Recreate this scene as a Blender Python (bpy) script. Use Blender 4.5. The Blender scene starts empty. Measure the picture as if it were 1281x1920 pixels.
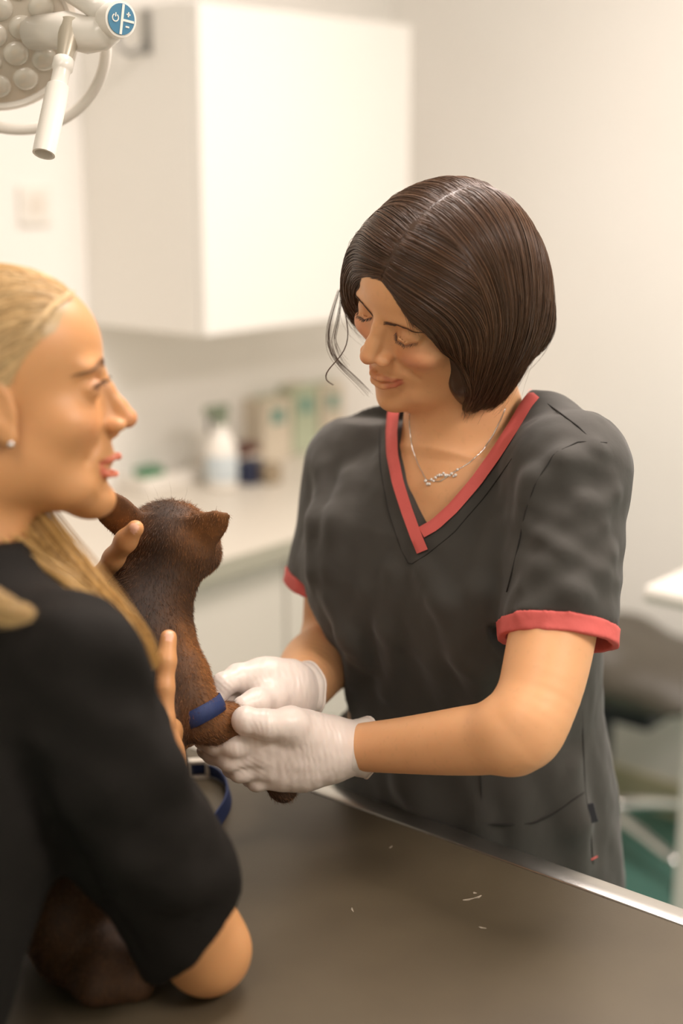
import bpy, bmesh, math, random
import numpy as np
from mathutils import Vector, Matrix

random.seed(7)
RNG = np.random.default_rng(11)
scene = bpy.context.scene
COL = scene.collection

# ----------------------------------------------------------------------------
# camera, world, lights, exposure
# ----------------------------------------------------------------------------
FPX = 2667.0                       # focal length in pixels of the 1281x1920 frame
PITCH = math.radians(14.0)
CAM = np.array([0.0, 0.0, 1.64])
RIGHT = np.array([1.0, 0, 0])
FWD = np.array([0, math.cos(PITCH), -math.sin(PITCH)])
UP = np.array([0, math.sin(PITCH), math.cos(PITCH)])
MCW = np.column_stack([RIGHT, UP, FWD])

cam_data = bpy.data.cameras.new('camera')
cam_data.sensor_fit = 'VERTICAL'
cam_data.sensor_height = 36.0
cam_data.sensor_width = 24.0
cam_data.lens = FPX / 1920.0 * 36.0
cam_data.clip_start = 0.05
cam_data.dof.use_dof = True
cam_data.dof.focus_distance = 1.475
cam_data.dof.aperture_fstop = 1.65
cam = bpy.data.objects.new('camera', cam_data)
COL.objects.link(cam)
cam.location = Vector(CAM)
cam.rotation_euler = (math.radians(90) - PITCH, 0, 0)
scene.camera = cam

world = bpy.data.worlds.new('world')
scene.world = world
world.use_nodes = True
world.node_tree.nodes['Background'].inputs[0].default_value = (1.0, 0.86, 0.70, 1)
world.node_tree.nodes['Background'].inputs[1].default_value = 0.3

scene.view_settings.view_transform = 'Standard'
scene.view_settings.look = 'None'
scene.view_settings.gamma = 1.0
scene.view_settings.use_curve_mapping = False
scene.view_settings.exposure = 0.0

E1 = np.array([0.643, 0.766, 0.0])      # along the counter wall, away to the right
E2 = np.array([0.766, -0.643, 0.0])     # out of the counter wall, into the room
CEIL_Z = 2.62
LIGHTS = []                             # (centre e1, e2, size e1, size e2, watts)
PANEL_COLOR = (1.0, 0.885, 0.83)
PANELS = [(1.75, -0.95, 1.2, 0.6, 38.0), (1.35, 0.85, 1.2, 0.6, 46.0), (-0.3, -0.45, 1.2, 0.6, 11.0)]  # second brightens the vet's arm, third is weak front fill; both added

def room(a, b, z=0.0):
    """a metres along the counter wall, b metres out of it (camera stands at 0, 0)."""
    return E1 * a + E2 * b + np.array([0, 0, z])

ROOM_ANGLE = math.atan2(E1[1], E1[0])
for i, (a, b, sa, sb, wt) in enumerate(PANELS):
    ld = bpy.data.lights.new('panel_light', 'AREA')
    ld.shape = 'RECTANGLE'
    ld.size, ld.size_y = sa * 0.94, sb * 0.9
    ld.energy = wt
    ld.color = PANEL_COLOR
    lo = bpy.data.objects.new('panel_light', ld)
    COL.objects.link(lo)
    lo.location = Vector(room(a, b, CEIL_Z - 0.045))
    lo.rotation_euler = (0, 0, ROOM_ANGLE)

# ----------------------------------------------------------------------------
# helpers
# ----------------------------------------------------------------------------
def P(px, py, t):
    """world point seen at pixel (px, py) at depth t metres along the lens axis."""
    return CAM + t * (RIGHT * ((px - 640.5) / FPX) + UP * ((960.0 - py) / FPX) + FWD)

def Pz(px, py, z):
    d = RIGHT * ((px - 640.5) / FPX) + UP * ((960.0 - py) / FPX) + FWD
    return CAM + d * ((z - CAM[2]) / d[2])

def nrm(v):
    v = np.asarray(v, float)
    return v / np.linalg.norm(v)

def frame_from(z, x_hint):
    z = nrm(z); x = np.asarray(x_hint, float); x = nrm(x - z * np.dot(x, z)); y = np.cross(z, x)
    return np.column_stack([x, y, z])

def srgb(r, g, b):
    def c(v):
        v /= 255.0
        return v / 12.92 if v <= 0.04045 else ((v + 0.055) / 1.055) ** 2.4
    return (c(r), c(g), c(b))

MATS = {}
def mat(name, color=(0.8, 0.8, 0.8), rough=0.5, metal=0.0, spec=0.5, attr=False, noise=None, bump=None,
        wave=None, sss=0.0, sss_col=(1.0, 0.35, 0.2), sheen=0.0, coat=0.0, alpha=1.0, transmission=0.0, emit=None, bump2=None):
    """procedural principled material. noise=(scale, amount, colour2), bump=(scale, strength), wave=(scale, strength, distortion)"""
    m = bpy.data.materials.new(name)
    m.use_nodes = True
    nt = m.node_tree
    b = nt.nodes['Principled BSDF']
    b.inputs['Roughness'].default_value = rough
    b.inputs['Metallic'].default_value = metal
    b.inputs['Specular IOR Level'].default_value = spec
    b.inputs['Base Color'].default_value = (*color, 1)
    if sss:
        b.inputs['Subsurface Weight'].default_value = sss
        b.inputs['Subsurface Radius'].default_value = (0.010, 0.004, 0.002)
        b.inputs['Subsurface Scale'].default_value = 0.6
    if sheen:
        b.inputs['Sheen Weight'].default_value = sheen
        b.inputs['Sheen Roughness'].default_value = 0.5
    if coat:
        b.inputs['Coat Weight'].default_value = coat
    if transmission:
        b.inputs['Transmission Weight'].default_value = transmission
    if emit:
        b.inputs['Emission Color'].default_value = (*emit[0], 1)
        b.inputs['Emission Strength'].default_value = emit[1]
    tc = nt.nodes.new('ShaderNodeTexCoord')
    src = None
    if attr:
        a = nt.nodes.new('ShaderNodeAttribute'); a.attribute_name = 'Col'
        src = a.outputs['Color']
    if noise:
        n = nt.nodes.new('ShaderNodeTexNoise'); n.inputs['Scale'].default_value = noise[0]
        n.inputs['Detail'].default_value = 5
        nt.links.new(tc.outputs['Object'], n.inputs['Vector'])
        ramp = nt.nodes.new('ShaderNodeValToRGB')
        ramp.color_ramp.elements[0].position = 0.35; ramp.color_ramp.elements[1].position = 0.68
        ramp.color_ramp.elements[0].color = (0, 0, 0, 1); ramp.color_ramp.elements[1].color = (1, 1, 1, 1)
        nt.links.new(n.outputs['Fac'], ramp.inputs['Fac'])
        mul = nt.nodes.new('ShaderNodeMath'); mul.operation = 'MULTIPLY'; mul.inputs[1].default_value = noise[1]
        nt.links.new(ramp.outputs['Color'], mul.inputs[0])
        mx = nt.nodes.new('ShaderNodeMixRGB')
        mx.inputs['Color1'].default_value = (*color, 1); mx.inputs['Color2'].default_value = (*noise[2], 1)
        if src is not None: nt.links.new(src, mx.inputs['Color1'])
        nt.links.new(mul.outputs[0], mx.inputs['Fac'])
        src = mx.outputs['Color']
    if src is not None:
        nt.links.new(src, b.inputs['Base Color'])
    prev = None
    def add_bump(h, strength, dist):
        nonlocal prev
        bp = nt.nodes.new('ShaderNodeBump'); bp.inputs['Strength'].default_value = strength
        bp.inputs['Distance'].default_value = dist
        nt.links.new(h, bp.inputs['Height'])
        if prev is not None: nt.links.new(prev, bp.inputs['Normal'])
        prev = bp.outputs['Normal']
    for bb in (bump, bump2):
        if bb:
            n = nt.nodes.new('ShaderNodeTexNoise'); n.inputs['Scale'].default_value = bb[0]; n.inputs['Detail'].default_value = 4
            nt.links.new(tc.outputs['Object'], n.inputs['Vector'])
            add_bump(n.outputs['Fac'], bb[1], bb[2] if len(bb) > 2 else 0.002)
    if wave:
        w = nt.nodes.new('ShaderNodeTexWave'); w.inputs['Scale'].default_value = wave[0]
        w.inputs['Distortion'].default_value = wave[2]; w.inputs['Detail'].default_value = 2; w.inputs['Detail Scale'].default_value = 1.2
        nt.links.new(tc.outputs['Object'], w.inputs['Vector'])
        add_bump(w.outputs['Fac'], wave[1], 0.003)
    if prev is not None:
        nt.links.new(prev, b.inputs['Normal'])
    MATS[name] = m
    return m

def tag(o, label=None, cat=None, group=None, kind=None):
    if label: o['label'] = label
    if cat: o['category'] = cat
    if group: o['group'] = group
    if kind: o['kind'] = kind
    return o

def empty(name, loc, label=None, cat=None, group=None):
    o = bpy.data.objects.new(name, None)
    o.empty_display_size = 0.05
    o.location = Vector(loc)
    COL.objects.link(o)
    return tag(o, label, cat, group)

def world_loc(o):
    v = np.array(o.location)
    while o.parent is not None:
        o = o.parent
        v = v + np.array(o.location)
    return v

def mesh_obj(name, V, F, material, parent=None, col=None, smooth=True, origin=None):
    """link one mesh object; V are world coordinates, F an (n,3|4) array or a list of tuples"""
    V = np.asarray(V, float)
    if origin is None:
        origin = np.zeros(3) if parent is not None else V.mean(0)
    base = world_loc(parent) if parent is not None else np.zeros(3)
    loc = origin - base if parent is None else np.zeros(3)
    me = bpy.data.meshes.new(name)
    Vl = V - (origin if parent is None else base)
    if isinstance(F, np.ndarray):
        k = F.shape[1]; n = len(F)
        me.vertices.add(len(Vl)); me.vertices.foreach_set('co', Vl.astype(np.float32).ravel())
        me.loops.add(n * k); me.loops.foreach_set('vertex_index', F.astype(np.int32).ravel())
        me.polygons.add(n)
        me.polygons.foreach_set('loop_start', np.arange(0, n * k, k, dtype=np.int32))
        me.polygons.foreach_set('loop_total', np.full(n, k, dtype=np.int32))
        me.update(calc_edges=True)
        me.validate()
    else:
        me.from_pydata([tuple(v) for v in Vl], [], [tuple(f) for f in F])
        me.update()
    me.polygons.foreach_set('use_smooth', np.full(len(me.polygons), smooth, dtype=bool))
    if col is not None:
        at = me.color_attributes.new('Col', 'FLOAT_COLOR', 'POINT')
        c = np.ones((len(Vl), 4), np.float32); c[:, :3] = col
        at.data.foreach_set('color', c.ravel())
    me.materials.append(material)
    o = bpy.data.objects.new(name, me)
    o.location = Vector(loc)
    COL.objects.link(o)
    if parent is not None: o.parent = parent
    return o

class MB:
    """collects simple solid shapes into one mesh"""
    def __init__(s): s.V = []; s.F = []
    def add(s, V, F):
        n = len(s.V)
        s.V += [np.asarray(v, float) for v in V]
        s.F += [tuple(i + n for i in f) for f in F]
        return s
    def box(s, c, half, R=np.eye(3), bev=0.0):
        c = np.asarray(c, float)
        bm = bmesh.new()
        bmesh.ops.create_cube(bm, size=2.0)
        for v in bm.verts: v.co = Vector((v.co.x * half[0], v.co.y * half[1], v.co.z * half[2]))
        if bev > 0:
            bmesh.ops.bevel(bm, geom=bm.edges[:], offset=bev, segments=2, affect='EDGES', profile=0.5)
        bm.verts.index_update()
        V = [c + R @ np.array(v.co) for v in bm.verts]
        F = [[v.index for v in f.verts] for f in bm.faces]
        bm.free()
        return s.add(V, F)
    def lathe(s, prof, c, R=np.eye(3), n=32, cap=True):
        """prof: (radius, height) along the local z axis"""
        c = np.asarray(c, float); V = []; F = []
        for r, h in prof:
            for i in range(n):
                a = 2 * math.pi * i / n
                V.append(c + R @ np.array([r * math.cos(a), r * math.sin(a), h]))
        m = len(prof)
        for j in range(m - 1):
            for i in range(n):
                k = (i + 1) % n
                F.append((j * n + i, j * n + k, (j + 1) * n + k, (j + 1) * n + i))
        if cap:
            F.append(tuple(range(n - 1, -1, -1))); F.append(tuple((m - 1) * n + i for i in range(n)))
        return s.add(V, F)
    def tube(s, pts, r, n=10, close=False, flat=None):
        """pts polyline, r radius or list; flat=(axis, factor) squashes"""
        pts = [np.asarray(p, float) for p in pts]; m = len(pts)
        rs = r if hasattr(r, '__len__') else [r] * m
        V = []; F = []; ref = None
        for j in range(m):
            a = pts[(j - 1) % m] if (close or j > 0) else pts[j]
            b = pts[(j + 1) % m] if (close or j < m - 1) else pts[j]
            t = nrm(b - a)
            if ref is None: ref = np.array([0, 0, 1.0]) if abs(t[2]) < 0.9 else np.array([1.0, 0, 0])
            u = nrm(ref - t * np.dot(ref, t)); w = np.cross(t, u); ref = u
            for i in range(n):
                an = 2 * math.pi * i / n
                V.append(pts[j] + rs[j] * (u * math.cos(an) + w * math.sin(an)))
        for j in range(m if close else m - 1):
            jj = (j + 1) % m
            for i in range(n):
                k = (i + 1) % n
                F.append((j * n + i, j * n + k, jj * n + k, jj * n + i))
        if not close:
            F.append(tuple(range(n - 1, -1, -1))); F.append(tuple((m - 1) * n + i for i in range(n)))
        return s.add(V, F)
    def build(s, name, material, parent=None, smooth=False, origin=None, angle=None):
        V = np.array(s.V)
        if origin is None and parent is None:
            origin = np.array([V[:, 0].mean(), V[:, 1].mean(), V[:, 2].min()])
        o = mesh_obj(name, V, s.F, material, parent, smooth=smooth or angle is not None, origin=origin)
        if angle is not None:
            o.data.set_sharp_from_angle(angle=math.radians(angle))
        bm = bmesh.new(); bm.from_mesh(o.data); bmesh.ops.recalc_face_normals(bm, faces=bm.faces[:]); bm.to_mesh(o.data); bm.free()
        return o

def sweep_band(path, widths, n_off, thick):
    """flat strap: path (n,3), widths (n,3) half-width vectors, n_off (n,3) thickness direction"""
    path = np.asarray(path); w = np.asarray(widths); nn = np.asarray(n_off) * thick
    V = np.concatenate([path - w, path + w, path + w + nn, path - w + nn]); m = len(path); F = []
    for j in range(m - 1):
        for a in range(4):
            b = (a + 1) % 4
            F.append((a * m + j, a * m + j + 1, b * m + j + 1, b * m + j))
    F.append((0, m, 2 * m, 3 * m)); F.append((m - 1, 4 * m - 1, 3 * m - 1, 2 * m - 1))
    return V, F

# ---------------------------------------------------------------- signed distance modelling
def smin(a, b, k):
    if k <= 0: return np.minimum(a, b)
    h = np.maximum(k - np.abs(a - b), 0) / k
    return np.minimum(a, b) - h * h * k * 0.25

class SDF:
    def __init__(s, frame=None, scale=1.0):
        s.ops = []; s.R = np.eye(3); s.c = np.zeros(3); s.scale = 1.0
    def set_frame(s, R=None, c=None, scale=1.0):
        s.R = np.eye(3) if R is None else R; s.c = np.zeros(3) if c is None else np.asarray(c, float); s.scale = scale
    def _w(s, p): return s.c + s.R @ (np.asarray(p, float) * s.scale)
    def _push(s, fn, cen, rad, mode, k):
        s.ops.append((fn, cen - rad, cen + rad, mode, k))
        return s
    def ell(s, c, r, rot=None, mode='u', k=0.01):
        cw = s._w(c); r = np.asarray(r, float) * s.scale
        if r.ndim == 0: r = np.full(3, float(r))
        R = s.R if rot is None else s.R @ rot
        def fn(p):
            q = (p - cw) @ R
            k0 = np.linalg.norm(q / r, axis=1); k1 = np.linalg.norm(q / (r * r), axis=1) + 1e-9
            return k0 * (k0 - 1.0) / k1
        return s._push(fn, cw, r.max(), mode, k)
    def cone(s, a, b, ra, rb=None, mode='u', k=0.01, flat=None):
        """tapered capsule; flat=(direction, factor): thinner along that direction by factor"""
        a = s._w(a); b = s._w(b); ra = ra * s.scale; rb = ra if rb is None else rb * s.scale
        ba = b - a; L2 = float(ba @ ba) + 1e-12
        fd = None
        if flat is not None:
            fd = nrm(s.R @ np.asarray(flat[0], float)); ff = flat[1]
        def fn(p):
            pa = p - a
            h = np.clip(pa @ ba / L2, 0, 1)
            v = pa - h[:, None] * ba
            if fd is not None:
                v = v + (v @ fd)[:, None] * fd * (1.0 / ff - 1.0)
            d = np.linalg.norm(v, axis=1) - (ra + (rb - ra) * h)
            return d * (ff if fd is not None else 1.0) if fd is not None else d
        return s._push(fn, (a + b) / 2, np.linalg.norm(ba) / 2 + max(ra, rb), mode, k)
    def chain(s, pts, rs, mode='u', k=0.006, flat=None):
        for i in range(len(pts) - 1):
            s.cone(pts[i], pts[i + 1], rs[i], rs[i + 1], mode, k, flat)
        return s
    def limb(s, pts, rs, mode='u', k=0.012, sub=5):
        """one smooth tapered limb: a resampled spline, hard union inside, one soft union with the rest"""
        p = np.array([s._w(q) for q in pts]); r = np.array(rs, float) * s.scale; n = len(p)
        pe = np.concatenate([[2 * p[0] - p[1]], p, [2 * p[-1] - p[-2]]]); re_ = np.concatenate([[r[0]], r, [r[-1]]])
        Q = []; Rr = []
        for i in range(n - 1):
            for t in np.linspace(0, 1, sub, endpoint=False):
                w = np.array([-t + 2 * t * t - t ** 3, 2 - 5 * t * t + 3 * t ** 3, t + 4 * t * t - 3 * t ** 3, -t * t + t ** 3]) / 2
                Q.append(w @ pe[i:i + 4]); Rr.append(w @ re_[i:i + 4])
        Q.append(p[-1]); Rr.append(r[-1]); Q = np.array(Q); Rr = np.array(Rr)
        def fn(x):
            d = np.full(len(x), 9.0)
            for a, b, ra, rb in zip(Q[:-1], Q[1:], Rr[:-1], Rr[1:]):
                ba = b - a; v = x - a; h = np.clip(v @ ba / (ba @ ba + 1e-12), 0, 1)
                d = np.minimum(d, np.linalg.norm(v - h[:, None] * ba, axis=1) - (ra + (rb - ra) * h))
            return d
        s.ops.append((fn, Q.min(0) - Rr.max(), Q.max(0) + Rr.max(), mode, k)); return s
    def box(s, c, half, rot=None, rnd=0.0, mode='u', k=0.01):
        cw = s._w(c); h = np.asarray(half, float) * s.scale; rnd *= s.scale
        R = s.R if rot is None else s.R @ rot
        def fn(p):
            q = np.abs((p - cw) @ R) - (h - rnd)
            return np.linalg.norm(np.maximum(q, 0), axis=1) + np.minimum(q.max(1), 0) - rnd
        return s._push(fn, cw, np.linalg.norm(h), mode, k)
    def custom(s, fn, lo, hi, mode='u', k=0.01):
        s.ops.append((fn, np.asarray(lo, float), np.asarray(hi, float), mode, k)); return s
    def plane_cut(s, pt, n, k=0.0, lo=None, hi=None):
        """remove what lies on the +n side of the plane"""
        pt = np.asarray(pt, float); n = nrm(n)
        fn = lambda p: -((p - pt) @ n)
        return s.custom(fn, [-1e3] * 3 if lo is None else lo, [1e3] * 3 if hi is None else hi, 's', k)
    def ev(s, pts):
        pts = np.asarray(pts, float)
        d = np.full(len(pts), 0.5)
        if len(pts) == 0: return d
        pmin = pts.min(0); pmax = pts.max(0)
        for fn, lo, hi, mode, k in s.ops:
            m = (0.04 if mode == 'u' else 0.012) + k
            if np.any(pmax < lo - m) or np.any(pmin > hi + m): continue
            sel = np.nonzero(np.all((pts > lo - m) & (pts < hi + m), axis=1))[0]
            if len(sel) == 0: continue
            v = fn(pts[sel])
            if mode == 'u': d[sel] = smin(d[sel], v, k)
            elif mode == 's': d[sel] = -smin(-d[sel], v, k)
            elif mode == 'i': d[sel] = -smin(-d[sel], -v, k)
        return d
    def grad(s, pts, e=0.0008):
        g = np.empty((len(pts), 3))
        for i in range(3):
            o = np.zeros(3); o[i] = e
            g[:, i] = s.ev(pts + o) - s.ev(pts - o)
        return g / (np.linalg.norm(g, axis=1)[:, None] + 1e-12)
    def project(s, pts, it=4):
        pts = np.array(pts, float)
        for _ in range(it):
            pts -= s.grad(pts) * s.ev(pts)[:, None]
        return pts
    def hit(s, o, d, tmax=0.6, n=90):
        """march each ray (o, d) to the surface"""
        o = np.array(o, float); d = np.asarray(d, float); p = o.copy(); t = np.zeros(len(o))
        for _ in range(n):
            t += np.clip(s.ev(p) * 0.7, -0.02, 0.02); p = o + d * t[:, None]
        return p

def surface_nets(sdf, lo, hi, vox, block=8):
    lo = np.asarray(lo, float); hi = np.asarray(hi, float)
    nb = np.ceil((hi - lo) / (vox * block)).astype(int)
    n = nb * block
    bi = np.stack(np.meshgrid(*[np.arange(k) for k in nb], indexing='ij'), -1).reshape(-1, 3)
    cen = lo + (bi + 0.5) * block * vox
    d = sdf.ev(cen)
    act = np.abs(d) < block * vox * 0.87 * 1.7
    Vv = np.where(d < 0, -1.0, 1.0).astype(np.float32).reshape(nb)
    D = np.repeat(np.repeat(np.repeat(Vv, block, 0), block, 1), block, 2)
    off = np.stack(np.meshgrid(*[np.arange(block)] * 3, indexing='ij'), -1).reshape(-1, 3)
    ab = bi[act]
    key = ab // 4
    ab = ab[np.lexsort((ab[:, 2], ab[:, 1], ab[:, 0], key[:, 2], key[:, 1], key[:, 0]))]
    for s0 in range(0, len(ab), 60):
        idx = (ab[s0:s0 + 60, None, :] * block + off[None]).reshape(-1, 3)
        D[idx[:, 0], idx[:, 1], idx[:, 2]] = sdf.ev(lo + idx * vox)
    ins = (D < 0)
    s = np.zeros(np.array(D.shape) - 1, np.uint8)
    for a in (0, 1):
        for b in (0, 1):
            for c in (0, 1):
                s += ins[a:a + s.shape[0], b:b + s.shape[1], c:c + s.shape[2]]
    cells = np.argwhere((s > 0) & (s < 8))
    index = np.full(s.shape, -1, np.int32)
    index[cells[:, 0], cells[:, 1], cells[:, 2]] = np.arange(len(cells))
    acc = np.zeros((len(cells), 3)); cnt = np.zeros(len(cells))
    cor = np.array([(a, b, c) for a in (0, 1) for b in (0, 1) for c in (0, 1)])
    val = np.stack([D[cells[:, 0] + a, cells[:, 1] + b, cells[:, 2] + c] for a, b, c in cor], 1).astype(float)
    for i in range(8):
        for j in range(i + 1, 8):
            if np.abs(cor[i] - cor[j]).sum() != 1: continue
            m = (val[:, i] < 0) != (val[:, j] < 0)
            t = val[m, i] / (val[m, i] - val[m, j])
            acc[m] += cor[i] + t[:, None] * (cor[j] - cor[i]); cnt[m] += 1
    verts = lo + (cells + acc / cnt[:, None]) * vox
    faces = []
    for ax in range(3):
        u, v = (ax + 1) % 3, (ax + 2) % 3
        sl0 = [slice(None)] * 3; sl1 = [slice(None)] * 3
        sl0[ax] = slice(0, -1); sl1[ax] = slice(1, None)
        a0 = ins[tuple(sl0)]; a1 = ins[tuple(sl1)]
        e = np.argwhere(a0 != a1)
        ok = (e[:, u] > 0) & (e[:, v] > 0) & (e[:, u] < s.shape[u]) & (e[:, v] < s.shape[v]) & (e[:, ax] < s.shape[ax])
        e = e[ok]
        flip = a0[e[:, 0], e[:, 1], e[:, 2]]
        q = []
        for du, dv in ((-1, -1), (0, -1), (0, 0), (-1, 0)):
            c = e.copy(); c[:, u] += du; c[:, v] += dv
            q.append(index[c[:, 0], c[:, 1], c[:, 2]])
        q = np.stack(q, 1)
        q[~flip] = q[~flip][:, ::-1]
        faces.append(q)
    F = np.concatenate(faces)
    F = F[(F >= 0).all(1)]
    return verts, F

def vnoise(p, scale, seed=0):
    """smooth value noise in [-1, 1] at points p"""
    q = np.asarray(p) * scale + seed * 17.31
    i = np.floor(q).astype(np.int64); f = q - i; f = f * f * (3 - 2 * f)
    def h(a, b, c):
        n = (a * 374761393 + b * 668265263 + c * 2147483647 + seed * 974711) & 0x7fffffff
        n = ((n ^ (n >> 13)) * 1274126177) & 0x7fffffff
        return ((n ^ (n >> 16)) & 0xffff) / 32767.5 - 1
    r = 0
    for a in (0, 1):
        for b in (0, 1):
            for c in (0, 1):
                w = (f[:, 0] if a else 1 - f[:, 0]) * (f[:, 1] if b else 1 - f[:, 1]) * (f[:, 2] if c else 1 - f[:, 2])
                r = r + w * h(i[:, 0] + a, i[:, 1] + b, i[:, 2] + c)
    return r

def laplace(V, F, it=2, lam=0.5):
    V = V.copy()
    E = np.concatenate([F[:, [0, 1]], F[:, [1, 2]], F[:, [2, 3]], F[:, [3, 0]]])
    deg = np.bincount(E[:, 0], minlength=len(V)) + np.bincount(E[:, 1], minlength=len(V))
    for _ in range(it):
        acc = np.zeros_like(V)
        for k in range(3):
            acc[:, k] = np.bincount(E[:, 0], V[E[:, 1], k], len(V)) + np.bincount(E[:, 1], V[E[:, 0], k], len(V))
        V += lam * (acc / np.maximum(deg, 1)[:, None] - V)
    return V

def strands(name, X, rad, material, parent, col, sides=3, taper=0.35):
    """X (N,S,3) polylines -> one mesh of thin tubes; col (N,3)"""
    N, S, _ = X.shape
    T = np.empty_like(X); T[:, 1:-1] = X[:, 2:] - X[:, :-2]; T[:, 0] = X[:, 1] - X[:, 0]; T[:, -1] = X[:, -1] - X[:, -2]
    T /= np.linalg.norm(T, axis=2, keepdims=True) + 1e-12
    ref = RNG.normal(size=(N, 1, 3)); U = ref - T * (ref * T).sum(2, keepdims=True); U /= np.linalg.norm(U, axis=2, keepdims=True) + 1e-9
    W = np.cross(T, U)
    prof = np.interp(np.linspace(0, 1, S), [0, 0.15, 0.6, 1], [0.7, 1, 1, taper])
    r = (np.asarray(rad).reshape(-1, 1) * prof[None])[..., None] if np.ndim(rad) else (rad * prof)[None, :, None]
    rings = [X + r * (U * math.cos(2 * math.pi * i / sides) + W * math.sin(2 * math.pi * i / sides)) for i in range(sides)]
    V = np.stack(rings, 2).reshape(-1, 3)
    base = (np.arange(N)[:, None] * S + np.arange(S - 1)[None]).reshape(-1) * sides
    F = np.concatenate([np.stack([base + i, base + (i + 1) % sides, base + sides + (i + 1) % sides, base + sides + i], 1) for i in range(sides)])
    c = np.repeat(np.asarray(col), S * sides, 0)
    return mesh_obj(name, V, F, material, parent, col=c)

def sdf_obj(name, sdf, lo, hi, vox, material, parent, colfn=None, smooth_it=1, disp=None):
    V, F = surface_nets(sdf, lo, hi, vox)
    if smooth_it: V = laplace(V, F, smooth_it, 0.5)
    if disp is not None:
        V = V + sdf.grad(V, vox) * disp(V)[:, None]
    return mesh_obj(name, V, F, material, parent, col=None if colfn is None else colfn(V)), V, F

def head_rot(y, p, r):
    """head axes in the lens frame turned into world axes: columns her right, face forward, crown"""
    y, p, r = map(math.radians, (y, p, r))
    B = np.column_stack([(-1, 0, 0), (0, 0, -1), (0, 1, 0)]).astype(float)
    c, s_ = math.cos, math.sin
    Rx = np.array([[1, 0, 0], [0, c(p), -s_(p)], [0, s_(p), c(p)]])
    Ry = np.array([[c(r), 0, s_(r)], [0, 1, 0], [-s_(r), 0, c(r)]])
    Rz = np.array([[c(y), -s_(y), 0], [s_(y), c(y), 0], [0, 0, 1]])
    return MCW @ B @ Rz @ Rx @ Ry
# ----------------------------------------------------------------------------
# the room
# ----------------------------------------------------------------------------
RR = np.column_stack([E1, E2, (0, 0, 1.0)])       # room axes (left-handed safe: only used on symmetric boxes)
if np.linalg.det(RR) < 0:
    RR = np.column_stack([E1, -E2, (0, 0, 1.0)])
m_wall = mat('wall_paint', srgb(245, 242, 236), 0.75, noise=(3.0, 0.25, srgb(236, 231, 222)), bump=(260, 0.06))
m_ceiling = mat('ceiling_paint', (0.86, 0.85, 0.83), 0.85, bump=(200, 0.05))
m_floor = mat('green_vinyl', srgb(72, 118, 108), 0.35, noise=(30, 0.5, srgb(90, 132, 118)), bump=(90, 0.03))
m_white_lam = mat('white_laminate', srgb(242, 239, 232), 0.42, noise=(2.0, 0.2, srgb(238, 233, 224)))
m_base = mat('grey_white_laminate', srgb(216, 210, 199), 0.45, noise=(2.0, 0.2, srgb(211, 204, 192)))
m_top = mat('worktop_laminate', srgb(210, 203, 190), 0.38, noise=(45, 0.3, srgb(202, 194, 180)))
m_top_edge = mat('worktop_edge', srgb(168, 165, 148), 0.45, noise=(20, 0.3, srgb(178, 172, 158)))
m_steel = mat('brushed_steel', (0.62, 0.60, 0.57), 0.30, metal=1.0, noise=(8, 0.25, (0.52, 0.50, 0.47)), bump=(400, 0.05))
m_chrome = mat('chrome', (0.75, 0.74, 0.72), 0.12, metal=1.0, bump=(50, 0.01))
m_white_pl = mat('white_plastic', srgb(238, 233, 224), 0.32, noise=(6, 0.12, srgb(230, 224, 212)))
m_dark_gap = mat('dark_plinth', (0.09, 0.09, 0.085), 0.6, noise=(12, 0.2, (0.12, 0.12, 0.11)))

A0, A1, B0, B1 = -1.6, 3.12, -2.45, 2.3           # room limits along E1 and E2

def room_box(a0, a1, b0, b1, z0, z1, name, m, parent=None, bev=0.0, kind=None, label=None, cat=None, group=None):
    o = MB().box(room((a0 + a1) / 2, (b0 + b1) / 2, (z0 + z1) / 2), ((a1 - a0) / 2, (b1 - b0) / 2, (z1 - z0) / 2), RR, bev).build(name, m, parent)
    return tag(o, label, cat, group, kind)

room_box(A0 - .1, A1 + .1, B0 - .1, B1 + .1, -0.1, 0.0, 'floor', m_floor, kind='structure')
room_box(A0 - .1, A1 + .1, B0 - .1, B1 + .1, CEIL_Z, CEIL_Z + .1, 'ceiling', m_ceiling, kind='structure')
room_box(A0 - .1, A1 + .1, B0 - .1, B0, 0, CEIL_Z, 'wall_left', m_wall, kind='structure')
room_box(A1, A1 + .1, B0, B1, 0, CEIL_Z, 'wall_back', m_wall, kind='structure')
room_box(A0 - .1, A0, B0, B1, 0, CEIL_Z, 'wall_front', m_wall, kind='structure')
room_box(A0 - .1, A1 + .1, B1, B1 + .1, 0, CEIL_Z, 'wall_right', m_wall, kind='structure')
room_box(A1 - .012, A1, -1.80, B1, 0, 0.09, 'baseboard_back', mat('vinyl_skirting', srgb(206, 198, 164), 0.5, noise=(20, .3, srgb(196, 190, 160))), kind='structure')

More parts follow.
